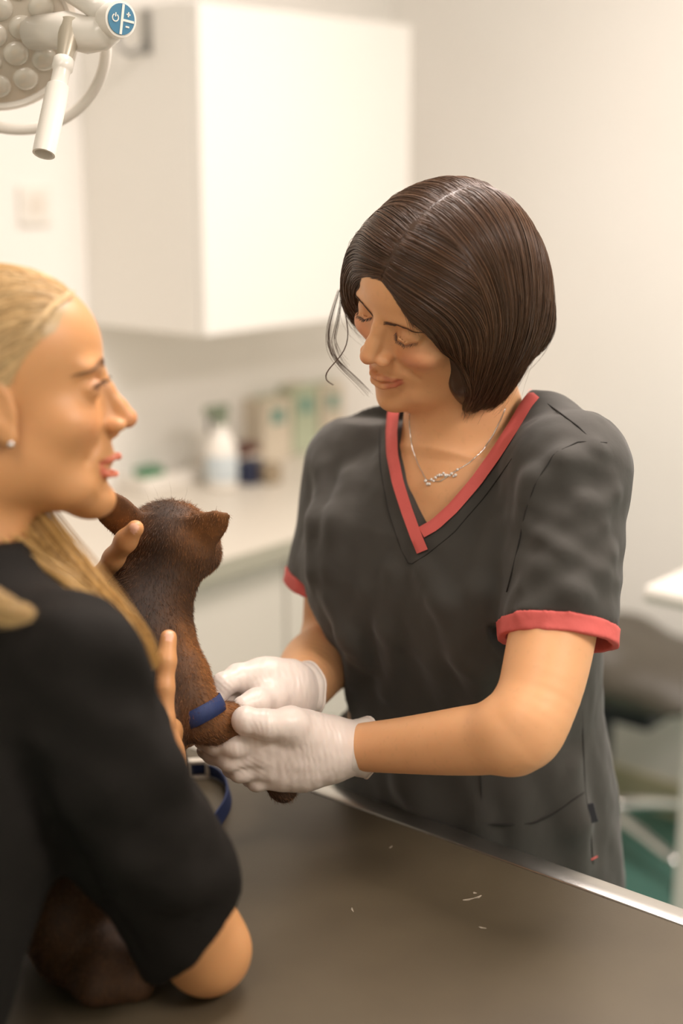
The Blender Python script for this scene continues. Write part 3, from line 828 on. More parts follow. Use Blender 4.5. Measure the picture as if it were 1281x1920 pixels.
def add_head(S, R, c, sc=0.01, smile=1.0, open_mouth=False, forehead_round=0.0, closed=True, ear=False, fat=0.0, fz=0.0, bz=0.0, lip=1.0, cheek=1.0):
    S.set_frame(R, c, sc)
    e = S.ell; K = sc
    e((0, -1.2, 2.6), (7.3, 9.2, 7.9), k=0.5 * K)
    e((0, 2.4 - forehead_round, 4.0), (6.0, 5.7, 5.0), k=1.6 * K)                      # forehead
    e((0, 1.9, -3.4), (5.9 + fat, 6.1, 7.0), k=1.8 * K)                                  # face mass
    for s in (-1, 1):
        e((s * 4.4, 0.3, -6.2), (1.8 + fat, 3.4, 2.9), k=2.0 * K)                        # jaw angles
        e((s * 2.2, 4.2, -8.7), (2.3 + fat, 2.8, 2.0), k=2.0 * K)                        # jaw line
    e((0, 6.3, -10.25), (2.05, 2.25, 1.8), k=1.5 * K)                                      # chin
    for s in (-1, 1):
        S.set_frame(R, c + R @ np.array([0, 0, bz * sc]), sc)
        e((s * 2.3, 6.55, 1.7), (2.4, 1.3, 0.8), k=1.2 * K)
        S.set_frame(R, c + R @ np.array([0, 0, fz * sc]), sc)                              # brow ridge
        S.ell((s * 3.15, 8.95, -0.25), (1.8, 1.55, 1.05), mode='s', k=1.2 * K)            # eye socket
        e((s * 3.75, 5.3 - 1.6 * (1 - cheek), -3.0), (2.15, 2.4, 1.75), k=(1.2 + 1.5 * (1 - cheek)) * K)                           # cheek apple
        e((s * 3.1, 6.45, -0.2), (1.35, 1.30, 1.22), k=0.35 * K)                         # eyeball and lids
        if closed:                                                                        # lid crease and closed rim
            S.chain([(s * 1.75, 7.35, .45), (s * 2.5, 7.85, .95), (s * 3.5, 7.75, .95), (s * 4.5, 6.75, .45)], [.10] * 4, mode='s', k=.35 * K)
            S.chain([(s * 1.75, 7.35, -.30), (s * 2.5, 7.86, -.72), (s * 3.4, 7.80, -.80), (s * 4.4, 6.9, -.45)], [.12] * 4, k=.18 * K)
            S.chain([(s * 1.8, 7.35, -.54), (s * 2.5, 7.86, -1.0), (s * 3.4, 7.78, -1.08), (s * 4.4, 6.9, -.70)], [.08] * 4, mode='s', k=.2 * K)
        else:
            S.chain([(s * 1.85, 7.2, -.1), (s * 2.5, 7.8, .42), (s * 3.4, 7.75, .45), (s * 4.4, 6.85, .0)], [.16] * 4, k=.2 * K)
            S.chain([(s * 1.85, 7.2, -.2), (s * 2.6, 7.65, -.62), (s * 3.5, 7.55, -.6), (s * 4.4, 6.8, -.1)], [.14] * 4, k=.25 * K)
    # muzzle, lips
    e((0, 5.6, -6.3), (2.7, 3.0, 2.3), k=1.3 * K)
    MZ = -.2; cz = -6.95 + 0.7 * smile; w = 2.1 + 0.4 * smile
    up = [(-w, 6.6, cz), (-1.6, 8.15, -6.42), (-.6, 8.98, -6.22), (0, 9.02, -6.36), (.6, 8.98, -6.22), (1.6, 8.15, -6.42), (w, 6.6, cz)]
    og = 0.0
    if open_mouth: og = .55
    lo = [(-w + .1, 6.6, cz - .1 - og * .3), (-1.6, 7.95, -7.15 - og), (-.65, 8.7, -7.45 - og), (0, 8.75, -7.5 - og), (.65, 8.7, -7.45 - og), (1.6, 7.95, -7.15 - og), (w - .1, 6.6, cz - .1 - og * .3)]
    sh_ = lambda L: [(a_, b_, c_ + MZ) for a_, b_, c_ in L]
    up = sh_(up); lo = sh_(lo)
    S.chain(up, [v_ * lip for v_ in (.14, .30, .36, .34, .36, .30, .14)], k=.22 * K)
    S.chain(lo, [v_ * lip for v_ in (.14, .38, .48, .50, .48, .38, .14)], k=.22 * K)
    mid = [(-w - .15, 6.75, cz + .08), (-1.6, 8.42, -6.74 - og / 2), (-.6, 9.25, -6.82 - og / 2), (.6, 9.25, -6.82 - og / 2), (1.6, 8.42, -6.74 - og / 2), (w + .15, 6.75, cz + .08)]
    mid = sh_(mid); cz += MZ
    rr = .10 + .3 * og
    S.chain(mid, [.09, rr, rr, rr, rr, .09], mode='s', k=.2 * K)
    S.ell((0, 8.95, -8.65), (1.7, .6, .35), mode='s', k=.7 * K)                          # fold over the chin
    # nose
    S.chain([(0, 6.9, 1.0), (0, 7.3, -1.2), (0, 8.0, -3.2)], [.85, 1.0, 1.35], k=.7 * K)
    S.chain([(0, 7.6, 1.2), (0, 8.25, -.4), (0, 9.2, -2.0), (0, 9.95, -3.1)], [.70, .66, .74, .92], k=.55 * K)
    for s in (-1, 1):
        e((s * 1.22, 8.85, -3.6), (.70, 1.0, .66), k=.35 * K)
        S.chain([(s * 1.95, 8.6, -3.3), (s * 2.1, 8.0, -4.3)], [.08, .07], mode='s', k=.4 * K)
        S.ell((s * .66, 9.35, -4.25), (.36, .6, .34), mode='s', k=.2 * K)
        S.chain([(s * 2.05, 8.0, -4.2), (s * 2.9, 7.2, -5.2), (s * 3.5, 6.4, -6.3)], [.10, .10, .06], mode='s', k=.8 * K)   # smile fold
    e((0, 8.6, -4.3), (.45, .6, .5), k=.5 * K)
    S.set_frame(R, c, sc)
    if ear:
        for s in (-1, 1):
            t = np.array([[1, 0, 0], [0, .97, .25], [0, -.25, .97]]).T
            e((s * 7.3, -.9, -1.2), (.75, 1.75, 2.9), rot=t, k=.6 * K)
            S.ell((s * 8.15, -.5, -.6), (.6, 1.0, 1.7), rot=t, mode='s', k=.4 * K)
            S.ell((s * 8.2, .1, -2.0), (.5, .45, .9), rot=t, mode='s', k=.3 * K)
            e((s * 7.3, .1, -3.6), (.55, .75, .85), k=.5 * K)
    return up, lo, mid

def head_colour(V, R, c, sc, up, lo, base, fz=0.0, blush=.55):
    q = (V - c) @ R / sc - np.array([0, 0, fz])
    col = np.tile(base, (len(V), 1)).astype(float)
    def mixin(mask, target, amt):
        nonlocal col
        w = (np.clip(mask, 0, 1) * amt)[:, None]; col = col * (1 - w) + np.asarray(target) * w
    def seg(pts, r0, soft):
        d = np.full(len(q), 9.0)
        for a, b in zip(pts[:-1], pts[1:]):
            a = np.array(a); b = np.array(b); ba = b - a
            h = np.clip((q - a) @ ba / (ba @ ba), 0, 1)
            d = np.minimum(d, np.linalg.norm(q - a - h[:, None] * ba, axis=1))
        return np.clip((r0 + soft - d) / soft, 0, 1)
    flush = np.array(srgb(222, 134, 104))
    near = np.linalg.norm(q - np.array([0, 4, -2]), axis=1) < 11
    for s in (-1, 1):
        g = np.exp(-(((q - np.array([s * 4.2, 7.4, -3.2])) / np.array([2.2, 3, 1.7])) ** 2).sum(1))
        mixin(g, flush, blush)
        g = np.exp(-(((q - np.array([s * 3.1, 8.2, .4])) / np.array([1.6, 1.5, .9])) ** 2).sum(1)); mixin(g, srgb(196, 138, 108), .35)
        mixin(seg([(s * 1.75, 7.9, -.38), (s * 2.5, 8.42, -.82), (s * 3.4, 8.36, -.90), (s * 4.4, 7.5, -.55)], .06, .12) if False else np.zeros(len(q)), BROW_C, 1)
    g = np.exp(-(((q - np.array([0, 10.6, -3.6])) / np.array([1.5, 1.2, 1.2])) ** 2).sum(1)); mixin(g, flush, .35)
    m = np.maximum(seg(up, .26, .16), seg(lo, .38, .16)) * near
    mixin(m, LIP_C, .85)
    return col

# ----------------------------------------------------------------------------
# the dark-haired woman (vet)
# ----------------------------------------------------------------------------
VF = TN.copy(); VL = TU.copy()                 # facing the table; her left
VH = np.array([*P(886, 1500, 1.775)[:2], 0.0])
vet = empty('person', VH, 'person in grey scrub tunic with coral trim and white gloves, dark bobbed hair', 'person')

VS = np.array([  # z, forward, lateral(to her left), half width, half depth
    (.66, -.01, .0, .195, .148), (.78, -.005, .0, .193, .146), (.90, .0, .0, .180, .136), (1.00, .015, .0, .166, .126), (1.10, .03, .004, .166, .126),
    (1.18, .05, .006, .168, .126), (1.24, .06, .010, .165, .110), (1.285, .062, .012, .138, .088), (1.32, .06, .013, .100, .070), (1.345, .06, .013, .078, .060), (1.365, .062, .013, .065, .055)])
def loft_fn(slices, base, lat, fw, inset=0.0, nexp=2.35):
    z, fo, la, a, b = slices.T
    def fn(p):
        zz = np.clip(p[:, 2], z[0], z[-1])
        r = p[:, :2] - base[:2]
        x = r @ lat[:2] - np.interp(zz, z, la); y = r @ fw[:2] - np.interp(zz, z, fo)
        A = np.interp(zz, z, a) - inset; B = np.interp(zz, z, b) - inset
        rad = (np.abs(x / A) ** nexp + np.abs(y / B) ** nexp) ** (1 / nexp) + 1e-9
        rho = np.hypot(x, y)
        d = rho * (1 - 1 / rad)
        return np.maximum(d, np.maximum(z[0] - p[:, 2], p[:, 2] - z[-1]))
    return fn
def vp(l, f, z): return VH + VL * l + VF * f + np.array([0, 0, z])

SL, SR_ = P(1068, 890, 1.495), P(668, 882, 1.715)          # shoulder joints
EL, WL = P(958, 1374, 1.408), P(655, 1402, 1.525)           # left elbow, wrist
ER, WR = P(628, 1222, 1.775), P(556, 1296, 1.585)          # right elbow, wrist
HL_, HR_ = P(1047, 1204, 1.447), P(618, 1108, 1.742)       # sleeve hem centres
VR = head_rot(-59.6, -31.9, -36.7); VC = CAM + MCW @ np.array([.0991, .2311, 1.5004]); VSC = 0.01; VFZ = .65
NB = vp(.013, .052, 1.335)                                 # neck base

def vet_arms(S, extra=0.0):
    S.set_frame()
    S.limb([SL, P(1058, 1050, 1.46), P(1030, 1220, 1.43), P(1000, 1330, 1.41), EL], [.042, .0435, .0435, .0400, .0370], k=.012)
    S.limb([P(985, 1352, 1.405), P(935, 1380, 1.42), P(860, 1390, 1.45), P(750, 1398, 1.49), WL, P(610, 1404, 1.52)], [.0370, .0365, .0345, .0290, .0248, .0225], k=.014)
    S.cone(P(984, 1386, 1.408), P(970, 1396, 1.412), .028, .026, k=.018)
    S.limb([SR_, P(642, 1040, 1.75), ER], [.046, .044, .042], k=.012)
    S.limb([ER, P(592, 1248, 1.70), P(574, 1275, 1.64), WR, P(530, 1300, 1.56)], [.042, .0415, .0355, .0268, .024], k=.014)

body = SDF()
up_l, lo_l, mid_l = add_head(body, VR, VC, VSC, smile=1.0, fat=.25, fz=VFZ, bz=.1)
body.set_frame(VR, VC, VSC)
body.ell((0, 3.0, -9.4), (3.6, 3.6, 2.2), k=.022)            # under the chin
body.set_frame()
body.cone(VC + VR @ np.array([0, -.030, -.045]), NB + VF * .0, .056, .060, k=.03)
body.cone(NB, NB + np.array([0, 0, -.08]) - VF * .01, .062, .085, k=.04)
body.custom(loft_fn(VS[:-2], VH, VL, VF, .014), *(lambda c: (c - .4, c + .5))(VH + np.array([0, 0, 1.0])), k=.03)
for s in (-1, 1):
    body.cone(NB - np.array([0, 0, .045]), (SL if s > 0 else SR_) - np.array([0, 0, .012]), .026, .034, k=.03)        # trapezius
    body.cone(vp(.013 + s * .02, .115, 1.285), vp(.013 + s * .12, .085, 1.315), .010, .010, k=.03)  # collar bones
vet_arms(body)
def vet_colour(V):
    c = head_colour(V, VR, VC, VSC, up_l, lo_l, SKIN_L, VFZ)
    n = vnoise(V, 900, 3); f = (vnoise(V, 260, 5) > .62)[:, None]
    return c * (1 - .05 * f)
lo_b = np.array([-.16, 1.05, .92]); hi_b = np.array([.46, 1.92, 1.66])
body_o, bV, bF = sdf_obj('body', body, lo_b, hi_b, .0020, m_skin, vet, vet_colour, 1)

# ---- eyebrows and lashes
def face_pt(S, R, c, sc, pts):
    """project head-frame points (cm) to the face along the facing direction"""
    o = np.array([c + R @ (np.array(p, float) * sc) for p in pts]) + R[:, 1] * .03
    return S.hit(o, np.tile(-R[:, 1], (len(o), 1)))
def brow_strands(S, R, c, sc, name, parent, material, colour, curve, n, thick, rad=.00022):
    X = []; C = []
    for s in (-1, 1):
        cv = np.array(curve, float); cv[:, 0] *= s
        seg = np.linspace(0, len(cv) - 1, n)
        base = np.stack([np.interp(seg, np.arange(len(cv)), cv[:, k]) for k in range(3)], 1)
        tan = np.gradient(base, axis=0); tan /= np.linalg.norm(tan, axis=1)[:, None]
        th = thick * np.interp(np.linspace(0, 1, n), [0, .3, 1], [.9, 1, .25])
        base[:, 2] += RNG.uniform(-1, 1, n) * th
        ln_ = RNG.uniform(.35, .6, n)
        tip = base + tan * ln_[:, None] + np.stack([np.zeros(n), np.zeros(n), RNG.uniform(0, .22, n) * np.interp(np.linspace(0, 1, n), [0, 1], [1, -.6])], 1)
        pr = face_pt(S, R, c, sc, np.concatenate([base, (base + tip) / 2, tip])).reshape(3, n, 3).transpose(1, 0, 2)
        pr = pr + R[:, 1] * .0004 + R[:, 1] * .0005 * np.array([0, 1, 1.2])[None, :, None]
        X.append(pr); C.append(np.tile(colour, (n, 1)) * RNG.uniform(.7, 1.3, (n, 1)))
    for x_, c_ in zip(X, C): strands(name, x_, rad, material, parent, c_, taper=.3)
def lash_strands(S, R, c, sc, name, parent, material, colour, curve, n, length, dirn, rad=.00022):
    X = []; C = []
    for s in (-1, 1):
        cv = np.array(curve, float); cv[:, 0] *= s
        seg = np.linspace(0, len(cv) - 1, n)
        base = np.stack([np.interp(seg, np.arange(len(cv)), cv[:, k]) for k in range(3)], 1)
        b = face_pt(S, R, c, sc, base)
        fan = np.linspace(-.25, .55, n)
        d = np.array([dirn] * n, float); d[:, 0] = s * fan; d += RNG.normal(0, .08, (n, 3)); d /= np.linalg.norm(d, axis=1)[:, None]
        L = length * RNG.uniform(.7, 1.1, n) * sc
        dw = d @ R.T
        curl = np.tile(R[:, 1], (n, 1))
        pts = [b + dw * (L * t)[:, None] + curl * (L * t * t * .35)[:, None] for t in (0, .35, .7, 1.0)]
        X.append(np.stack(pts, 1)); C.append(np.tile(colour, (n, 1)))
    for x_, c_ in zip(X, C): strands(name, x_, rad, material, parent, c_, taper=.25)
brow_strands(body, VR, VC, VSC, 'eyebrow', vet, m_hair_brown, srgb(92, 60, 42), [(.75, 8, 1.35), (2.2, 8, 1.75), (3.6, 7, 1.85), (4.9, 6, 1.2)], 240, .26)
lash_strands(body, VR, VC, VSC, 'eyelashes', vet, m_hair_brown, srgb(40, 26, 20), [(1.8, 8, -.42 + VFZ), (2.5, 8, -.80 + VFZ), (3.4, 8, -.88 + VFZ), (4.4, 7, -.55 + VFZ)], 54, .36, (0, .75, -.65))

# ---- tunic
tun = SDF()
tun.custom(loft_fn(VS, VH, VL, VF, 0.0), VH + np.array([-.4, -.4, .6]), VH + np.array([.4, .4, 1.45]), k=.0)
for s, z in ((-1, 1.165), (1, 1.165)):
    tun.ell(vp(s * .078 + .008, .095, z), (.085, .085, .085), k=.07)
for S_, H_, r0, r1 in ((SL, HL_, .0625, .0585), (SR_, HR_, .058, .056)):
    tun.cone(NB + (S_ - NB) * .30 - np.array([0, 0, .014]), S_, .030, .052, k=.03)
    d = nrm(H_ - S_)
    tun.cone(S_, H_ + d * .06, r0, r1, k=.035)
tun.chain([P(978, 772, 1.585), P(1030, 800, 1.56), P(1085, 850, 1.52)], [.024, .030, .040], k=.03)
tun.chain([P(750, 790, 1.66), P(700, 822, 1.68), P(660, 862, 1.70)], [.024, .030, .038], k=.03)
# folds: ridges that run where the cloth hangs and pulls
def ridge(pts, r=.010, k=.02, mode='u', depth=.004):
    w = np.array([P(*p) for p in pts]); dv = nrm(CAM - w.mean(0))
    o = w + dv * .25
    h = tun.hit(o, np.tile(-dv, (len(o), 1)))
    h = h - dv * ((r - depth) if mode == 'u' else -(r - depth))
    tun.chain(list(h), [r * .6] + [r] * (len(h) - 2) + [r * .5], mode=mode, k=k)
ridge([(742, 1080, 1.6), (735, 1180, 1.6), (730, 1300, 1.6)], .011, .02, depth=.0045)
ridge([(690, 1110, 1.6), (668, 1200, 1.6), (655, 1330, 1.6)], .011, .02, depth=.0045)
ridge([(930, 1000, 1.5), (905, 1110, 1.5), (890, 1250, 1.5), (885, 1330, 1.5)], .012, .02, depth=.005)
ridge([(1120, 985, 1.4), (1050, 1045, 1.4), (985, 1100, 1.4)], .010, .02, depth=.006)
ridge([(1140, 1040, 1.4), (1075, 1110, 1.4), (990, 1150, 1.4)], .010, .02, depth=.006)
ridge([(1120, 850, 1.42), (1060, 870, 1.42), (1005, 905, 1.42), (985, 960, 1.42)], .010, .02, depth=.005)
ridge([(610, 880, 1.7), (600, 980, 1.7), (590, 1070, 1.7)], .010, .025, depth=.003)
ridge([(660, 900, 1.66), (640, 980, 1.66), (622, 1060, 1.66)], .012, .025, depth=.003)
ridge([(1060, 1450, 1.7), (1075, 1540, 1.7), (1085, 1620, 1.7)], .012, .025, depth=.004)
ridge([(760, 1420, 1.7), (780, 1470, 1.7), (800, 1530, 1.7)], .014, .03, depth=.003)
ridge([(1150, 930, 1.4), (1090, 950, 1.4), (1020, 1010, 1.4)], .009, .018, depth=.005)
ridge([(800, 1075, 1.5), (840, 1130, 1.5), (865, 1230, 1.5)], .011, .02, depth=.004)
ridge([(620, 1120, 1.6), (650, 1190, 1.6), (700, 1250, 1.6)], .010, .018, depth=.004)
uncut = SDF(); uncut.ops = list(tun.ops)
for (S_, H_) in ((SL, HL_), (SR_, HR_)):                       # open sleeve ends
    d = nrm(H_ - S_); bb = .16; Hc = H_ - d * .017
    tun.custom((lambda H, d: (lambda p: np.maximum(-((p - H) @ d), np.linalg.norm((p - H) - ((p - H) @ d)[:, None] * d, axis=1) - .078)))(Hc, d), H_ - bb, H_ + bb, 's', 0)
    tun.cone(H_ - d * .012, H_ + d * .05, .046, .0535, mode='s', k=0)
full = SDF(); full.ops = list(tun.ops)
# V neck: cut along her facing direction, plus the neck hole
def on_tunic(pts, push=0.0):
    o = np.tile(CAM, (len(pts), 1)); d = np.array([nrm(P(px, py, 1.5) - CAM) for px, py in pts])
    return full.hit(o + d * 1.30, d) - d * push
vpoly_px = [(752, 735), (744, 800), (747, 860), (760, 925), (784, 992), (842, 948), (905, 872), (955, 800), (990, 740)]
vw = on_tunic(vpoly_px)
v2 = np.stack([(vw - VH) @ VL, vw[:, 2]], 1)
v2[0] += (-.004, .12); v2[-1] += (.004, .12)
def vcut(p):
    x = (p - VH) @ VL; z = p[:, 2]; y = (p - VH) @ VF
    d = np.full(len(p), 9.0); inside = np.zeros(len(p), bool); n = len(v2)
    for i in range(n):
        a = v2[i]; b = v2[(i + 1) % n]; ba = b - a
        h = np.clip(((x - a[0]) * ba[0] + (z - a[1]) * ba[1]) / (ba @ ba), 0, 1)
        d = np.minimum(d, np.hypot(x - a[0] - h * ba[0], z - a[1] - h * ba[1]))
        cr = ((a[1] > z) != (b[1] > z)) & (x < (b[0] - a[0]) * (z - a[1]) / (b[1] - a[1] + 1e-12) + a[0])
        inside ^= cr
    d = np.where(inside, -d, d)
    return np.maximum(d, .058 - y)
tun.custom(vcut, VH + np.array([-.3, -.3, 1.0]), VH + np.array([.3, .3, 1.6]), 's', .002)
tun.cone(NB + np.array([0, 0, -.012]) - VF * .004, NB + np.array([0, 0, .10]) + VF * .02, .064, .085, mode='s', k=.004)
def tun_disp(V):
    f = 0
    for cpt, axd, wl, rad, amp in (((1075, 1060, 1.42), (.45, .9), .040, .075, .0015), ((1090, 950, 1.42), (.5, .85), .030, .05, .0015), ((720, 1220, 1.6), (1, .25), .042, .10, .0018), ((890, 1280, 1.55), (1, -.2), .046, .10, .0018), ((610, 960, 1.7), (.9, .3), .034, .06, .0016), ((960, 1500, 1.65), (1, .1), .05, .09, .0018), ((1075, 1450, 1.65), (1, 0), .036, .07, .0020)):
        cpt = P(*cpt); axv = nrm(axd[0] * RIGHT + axd[1] * UP); s_ = (V - cpt) @ axv
        f = f + amp * np.exp(-(np.linalg.norm(V - cpt, axis=1) / rad) ** 2) * np.sin(2 * math.pi * s_ / wl + 2.2 * vnoise(V, 14, 8))
    return f + .0016 * vnoise(V * np.array([1, 1, .45]), 28, 2) + .0009 * vnoise(V * np.array([1, 1, .6]), 70, 4)
tun_o, tV, tF = sdf_obj('tunic', tun, np.array([-.12, 1.15, .64]), np.array([.48, 1.98, 1.42]), .0030, m_grey_cloth, vet, None, 2, tun_disp)

# coral band round the neckline
def surf_band(name, px_path, half_px, parent, m, push=.0024, thick=.0018, n=26):
    pp = np.array(px_path, float); seg = np.linspace(0, len(pp) - 1, n)
    c = np.stack([np.interp(seg, np.arange(len(pp)), pp[:, k]) for k in range(2)], 1)
    t = np.gradient(c, axis=0); t /= np.linalg.norm(t, axis=1)[:, None]; nr = np.stack([-t[:, 1], t[:, 0]], 1)
    rows = [on_tunic(c + nr * half_px * f, push) for f in (-1, -.33, .33, 1)]
    V = np.concatenate([np.concatenate(rows), np.concatenate([r - np.array([nrm(CAM - q) for q in r]) * -thick for r in rows])])
    F = []; M = 4 * n
    for j in range(n - 1):
        for a in range(3):
            F.append((a * n + j, a * n + j + 1, (a + 1) * n + j + 1, (a + 1) * n + j)); F.append((M + a * n + j, M + (a + 1) * n + j, M + (a + 1) * n + j + 1, M + a * n + j + 1))
        F.append((j, M + j, M + j + 1, j + 1)); F.append((3 * n + j, 3 * n + j + 1, M + 3 * n + j + 1, M + 3 * n + j))
    F.append((0, n, 2 * n, 3 * n, M + 3 * n, M + 2 * n, M + n, M)); e = n - 1
    F.append((e, M + e, M + n + e, M + 2 * n + e, M + 3 * n + e, 3 * n + e, 2 * n + e, n + e))
    mb = MB().add(V, F)
    return mb.build(name, m, parent, smooth=False, angle=60)
surf_band('neck_trim', [(744, 745), (737, 775), (734, 810), (735, 850), (746, 905), (762, 955), (780, 1005), (792, 1034)], 11, tun_o, m_coral)
surf_band('neck_trim', [(1003, 738), (988, 756), (962, 800), (930, 850), (893, 902), (850, 952), (815, 984), (790, 998)], 11, tun_o, m_coral, push=.0016)
# stitched facing line next to the trim, side seam, pocket edge
m_seam = mat('dark_seam', srgb(38, 35, 32), .9, noise=(50, .2, srgb(46, 42, 39)))
def seam(name, path, r=.0007):
    pp = np.array(path, float); n = 30; seg = np.linspace(0, len(pp) - 1, n)
    c = np.stack([np.interp(seg, np.arange(len(pp)), pp[:, k]) for k in range(2)], 1)
    return MB().tube(list(on_tunic(c, .0002)), r, 6).build(name, m_seam, tun_o, smooth=True)
seam('seam', [(712, 800), (712, 870), (728, 960), (752, 1030), (768, 1060), (800, 1040), (850, 1000), (910, 930), (960, 860)], .0006)
seam('shoulder_seam', [(1005, 742), (1045, 770), (1085, 800), (1112, 828)], .0009)
seam('sleeve_seam', [(1138, 830), (1085, 828), (1040, 850), (1005, 905), (985, 960), (968, 1040), (950, 1110)], .0008)
seam('pocket_edge', [(892, 1545), (960, 1546), (1002, 1543), (1040, 1525), (1075, 1500), (1096, 1485)], .0011)
seam('side_seam', [(1090, 1300), (1094, 1400), (1097, 1480), (1108, 1560), (1112, 1620)], .0009)
seam('front_seam', [(902, 1450), (903, 1500), (900, 1543)], .0006)
lb = on_tunic([(1108, 1525)], .002)[0]
MB().box(lb, (.006, .002, .011), frame_from(UP * .95 + RIGHT * -.25, RIGHT), .0008).build('woven_label', m_black, tun_o)
rd = on_tunic([(1109, 1612), (1120, 1606)], .0008)
MB().tube([rd[0], rd[1]], .0009, 6).build('red_stitch', m_coral, tun_o, smooth=True)

# sleeve cuffs
for S_, H_, r0, r1 in ((SL, HL_, .0625, .0585), (SR_, HR_, .058, .056)):
    d = nrm(H_ - S_); cf = SDF()
    def cuff_fn(p, H=H_, d=d):
        h = (p - H) @ d
        rr = np.linalg.norm((p - H) - h[:, None] * d, axis=1)
        return np.maximum.reduce([uncut.ev(p) - .0016, h, -.0185 - h, rr - .066])
    cf.custom(cuff_fn, H_ - .09, H_ + .09, k=0)
    cf.cone(H_ - d * .06, H_ + d * .06, .0515, .0555, mode='s', k=0)
    sdf_obj('sleeve_cuff', cf, H_ - .09, H_ + .09, .0016, m_coral, tun_o, None, 2, lambda V: .0010 * vnoise(V, 90, 3))

# trousers and shoes
leg = SDF()
leg.custom(loft_fn(np.array([(.60, -.01, 0, .165, .115), (.72, -.01, 0, .19, .135), (.86, 0, 0, .18, .13)]), VH, VL, VF), VH + np.array([-.3, -.3, .58]), VH + np.array([.3, .3, .9]), k=0)
for s in (-1, 1):
    leg.chain([vp(s * .095, -.01, .70), vp(s * .10, 0.0, .48), vp(s * .105, -.02, .10)], [.098, .072, .062], k=.03)
sdf_obj('trousers', leg, VH + np.array([-.33, -.33, .05]), VH + np.array([.33, .33, .9]), .010, m_trouser, vet, None, 2)
for s in (-1, 1):
    sh = SDF()
    sh.cone(vp(s * .105, -.05, .045), vp(s * .115, .14, .035), .046, .042, k=.02)
    sh.plane_cut(vp(0, 0, 0.0), (0, 0, -1)); sh.cone(vp(s * .105, -.03, .05), vp(s * .105, -.03, .16), .05, .055, mode='s', k=.01)
    sdf_obj('shoe', sh, vp(s * .11, .05, .05) - .2, vp(s * .11, .05, .05) + .2, .006, m_shoe, vet, None, 1)

# ---- gloves
def glove(name, build, wrist, axis, r_in, lo, hi, cuff_pts, creases):
    g = SDF(); build(g)
    def wr(V):
        dsp = .00025 * vnoise(V, 110, 6)
        for cpt, axd, wl, rad, amp in creases:
            cpt = P(*cpt); axv = nrm(axd[0] * RIGHT + axd[1] * UP)
            s_ = (V - cpt) @ axv; m = np.exp(-(np.linalg.norm(V - cpt, axis=1) / rad) ** 2)
            dsp = dsp + amp * .75 * m * (.55 + .45 * vnoise(V, 90, 11)) * np.sin(2 * math.pi * s_ / wl + 3.4 * vnoise(V, 60, 8) + 1.0 * vnoise(V, 160, 2))
        return dsp
    o, V, F = sdf_obj(name, g, lo, hi, .0012, m_glove, vet, None, 1, wr)
    # rolled, open cuff: a flared sleeve of latex
    n = 40; ax = nrm(axis); R = frame_from(ax, UP); rows = []
    prof = cuff_pts
    for r, h, wob in prof:
        a = np.linspace(0, 2 * math.pi, n, endpoint=False)
        rr = r + wob * (np.sin(a * 3 + 1) + .6 * np.sin(a * 7))
        hh = h + wob * 2.0 * np.sin(a * 2 + .5)
        rows.append(wrist + np.stack([rr * np.cos(a), rr * np.sin(a) * 1.12, hh], 1) @ R.T)
    Vc = np.concatenate(rows); Fc = []
    m_ = len(prof)
    for j in range(m_ - 1):
        for i in range(n):
            k = (i + 1) % n
            Fc.append((j * n + i, j * n + k, (j + 1) * n + k, (j + 1) * n + i))
    co = MB().add(Vc, Fc).build('cuff', m_glove, o, smooth=True)
    md = co.modifiers.new('thick', 'SOLIDIFY'); md.thickness = .0012; md.offset = 0
    tz = MB().tube([wrist + R @ np.array([prof[-1][0] * math.cos(a), prof[-1][0] * math.sin(a) * 1.12, prof[-1][1] + prof[-1][2] * (2.0 * math.sin(a * 2 + .5))]) + R @ np.array([prof[-1][2] * (math.sin(a * 3 + 1) + .6 * math.sin(a * 7)) * math.cos(a), prof[-1][2] * (math.sin(a * 3 + 1) + .6 * math.sin(a * 7)) * math.sin(a) * 1.12, 0]) for a in np.linspace(0, 2 * math.pi, 40, endpoint=False)], .0014, 8, close=True).build('rolled_rim', m_glove, co, smooth=True)
    return o, g

def left_hand(g):
    f = .008
    # palm: wrist to knuckles, back of the hand towards the camera
    g.cone(WL + (P(620, 1403, 1.52) - WL) * 0, P(600, 1402, 1.512), .030, .031, k=.012)
    g.chain([P(610, 1392, 1.51), P(560, 1378, 1.492), P(505, 1384, 1.475)], [.026, .0225, .0155], k=.018)
    g.chain([P(610, 1412, 1.515), P(560, 1405, 1.50), P(490, 1408, 1.478)], [.026, .024, .0150], k=.018)
    g.chain([P(610, 1415, 1.52), P(560, 1428, 1.505), P(500, 1436, 1.487)], [.024, .022, .0145], k=.018)
    g.chain([P(610, 1418, 1.525), P(565, 1438, 1.51), P(525, 1456, 1.497)], [.022, .019, .0130], k=.018)
    # index lies under the paw, pointing left
    g.chain([P(505, 1386, 1.474), P(440, 1398, 1.462), P(402, 1394, 1.468), P(378, 1388, 1.480)], [.0148, .0122, .0108, .0092], k=.008)
    # middle, ring and little finger curl in below it
    g.chain([P(488, 1412, 1.476), P(432, 1424, 1.470), P(400, 1414, 1.488), P(384, 1408, 1.500)], [.0142, .0118, .0100, .0086], k=.006)
    g.chain([P(500, 1438, 1.486), P(450, 1445, 1.480), P(436, 1440, 1.503), P(450, 1430, 1.518)], [.0138, .0115, .0100, .009], k=.006)
    g.chain([P(522, 1456, 1.496), P(482, 1464, 1.492), P(470, 1458, 1.512), P(486, 1448, 1.524)], [.0126, .0105, .0092, .008], k=.006)
    # thumb over the top
    g.chain([P(590, 1385, 1.50), P(545, 1358, 1.468), P(500, 1358, 1.448), P(464, 1352, 1.446)], [.022, .0165, .0130, .0128], k=.012)
    g.ell(P(458, 1350, 1.446), (.0125, .0125, .0135), k=.008)
ax = nrm(WL - P(600, 1402, 1.51))
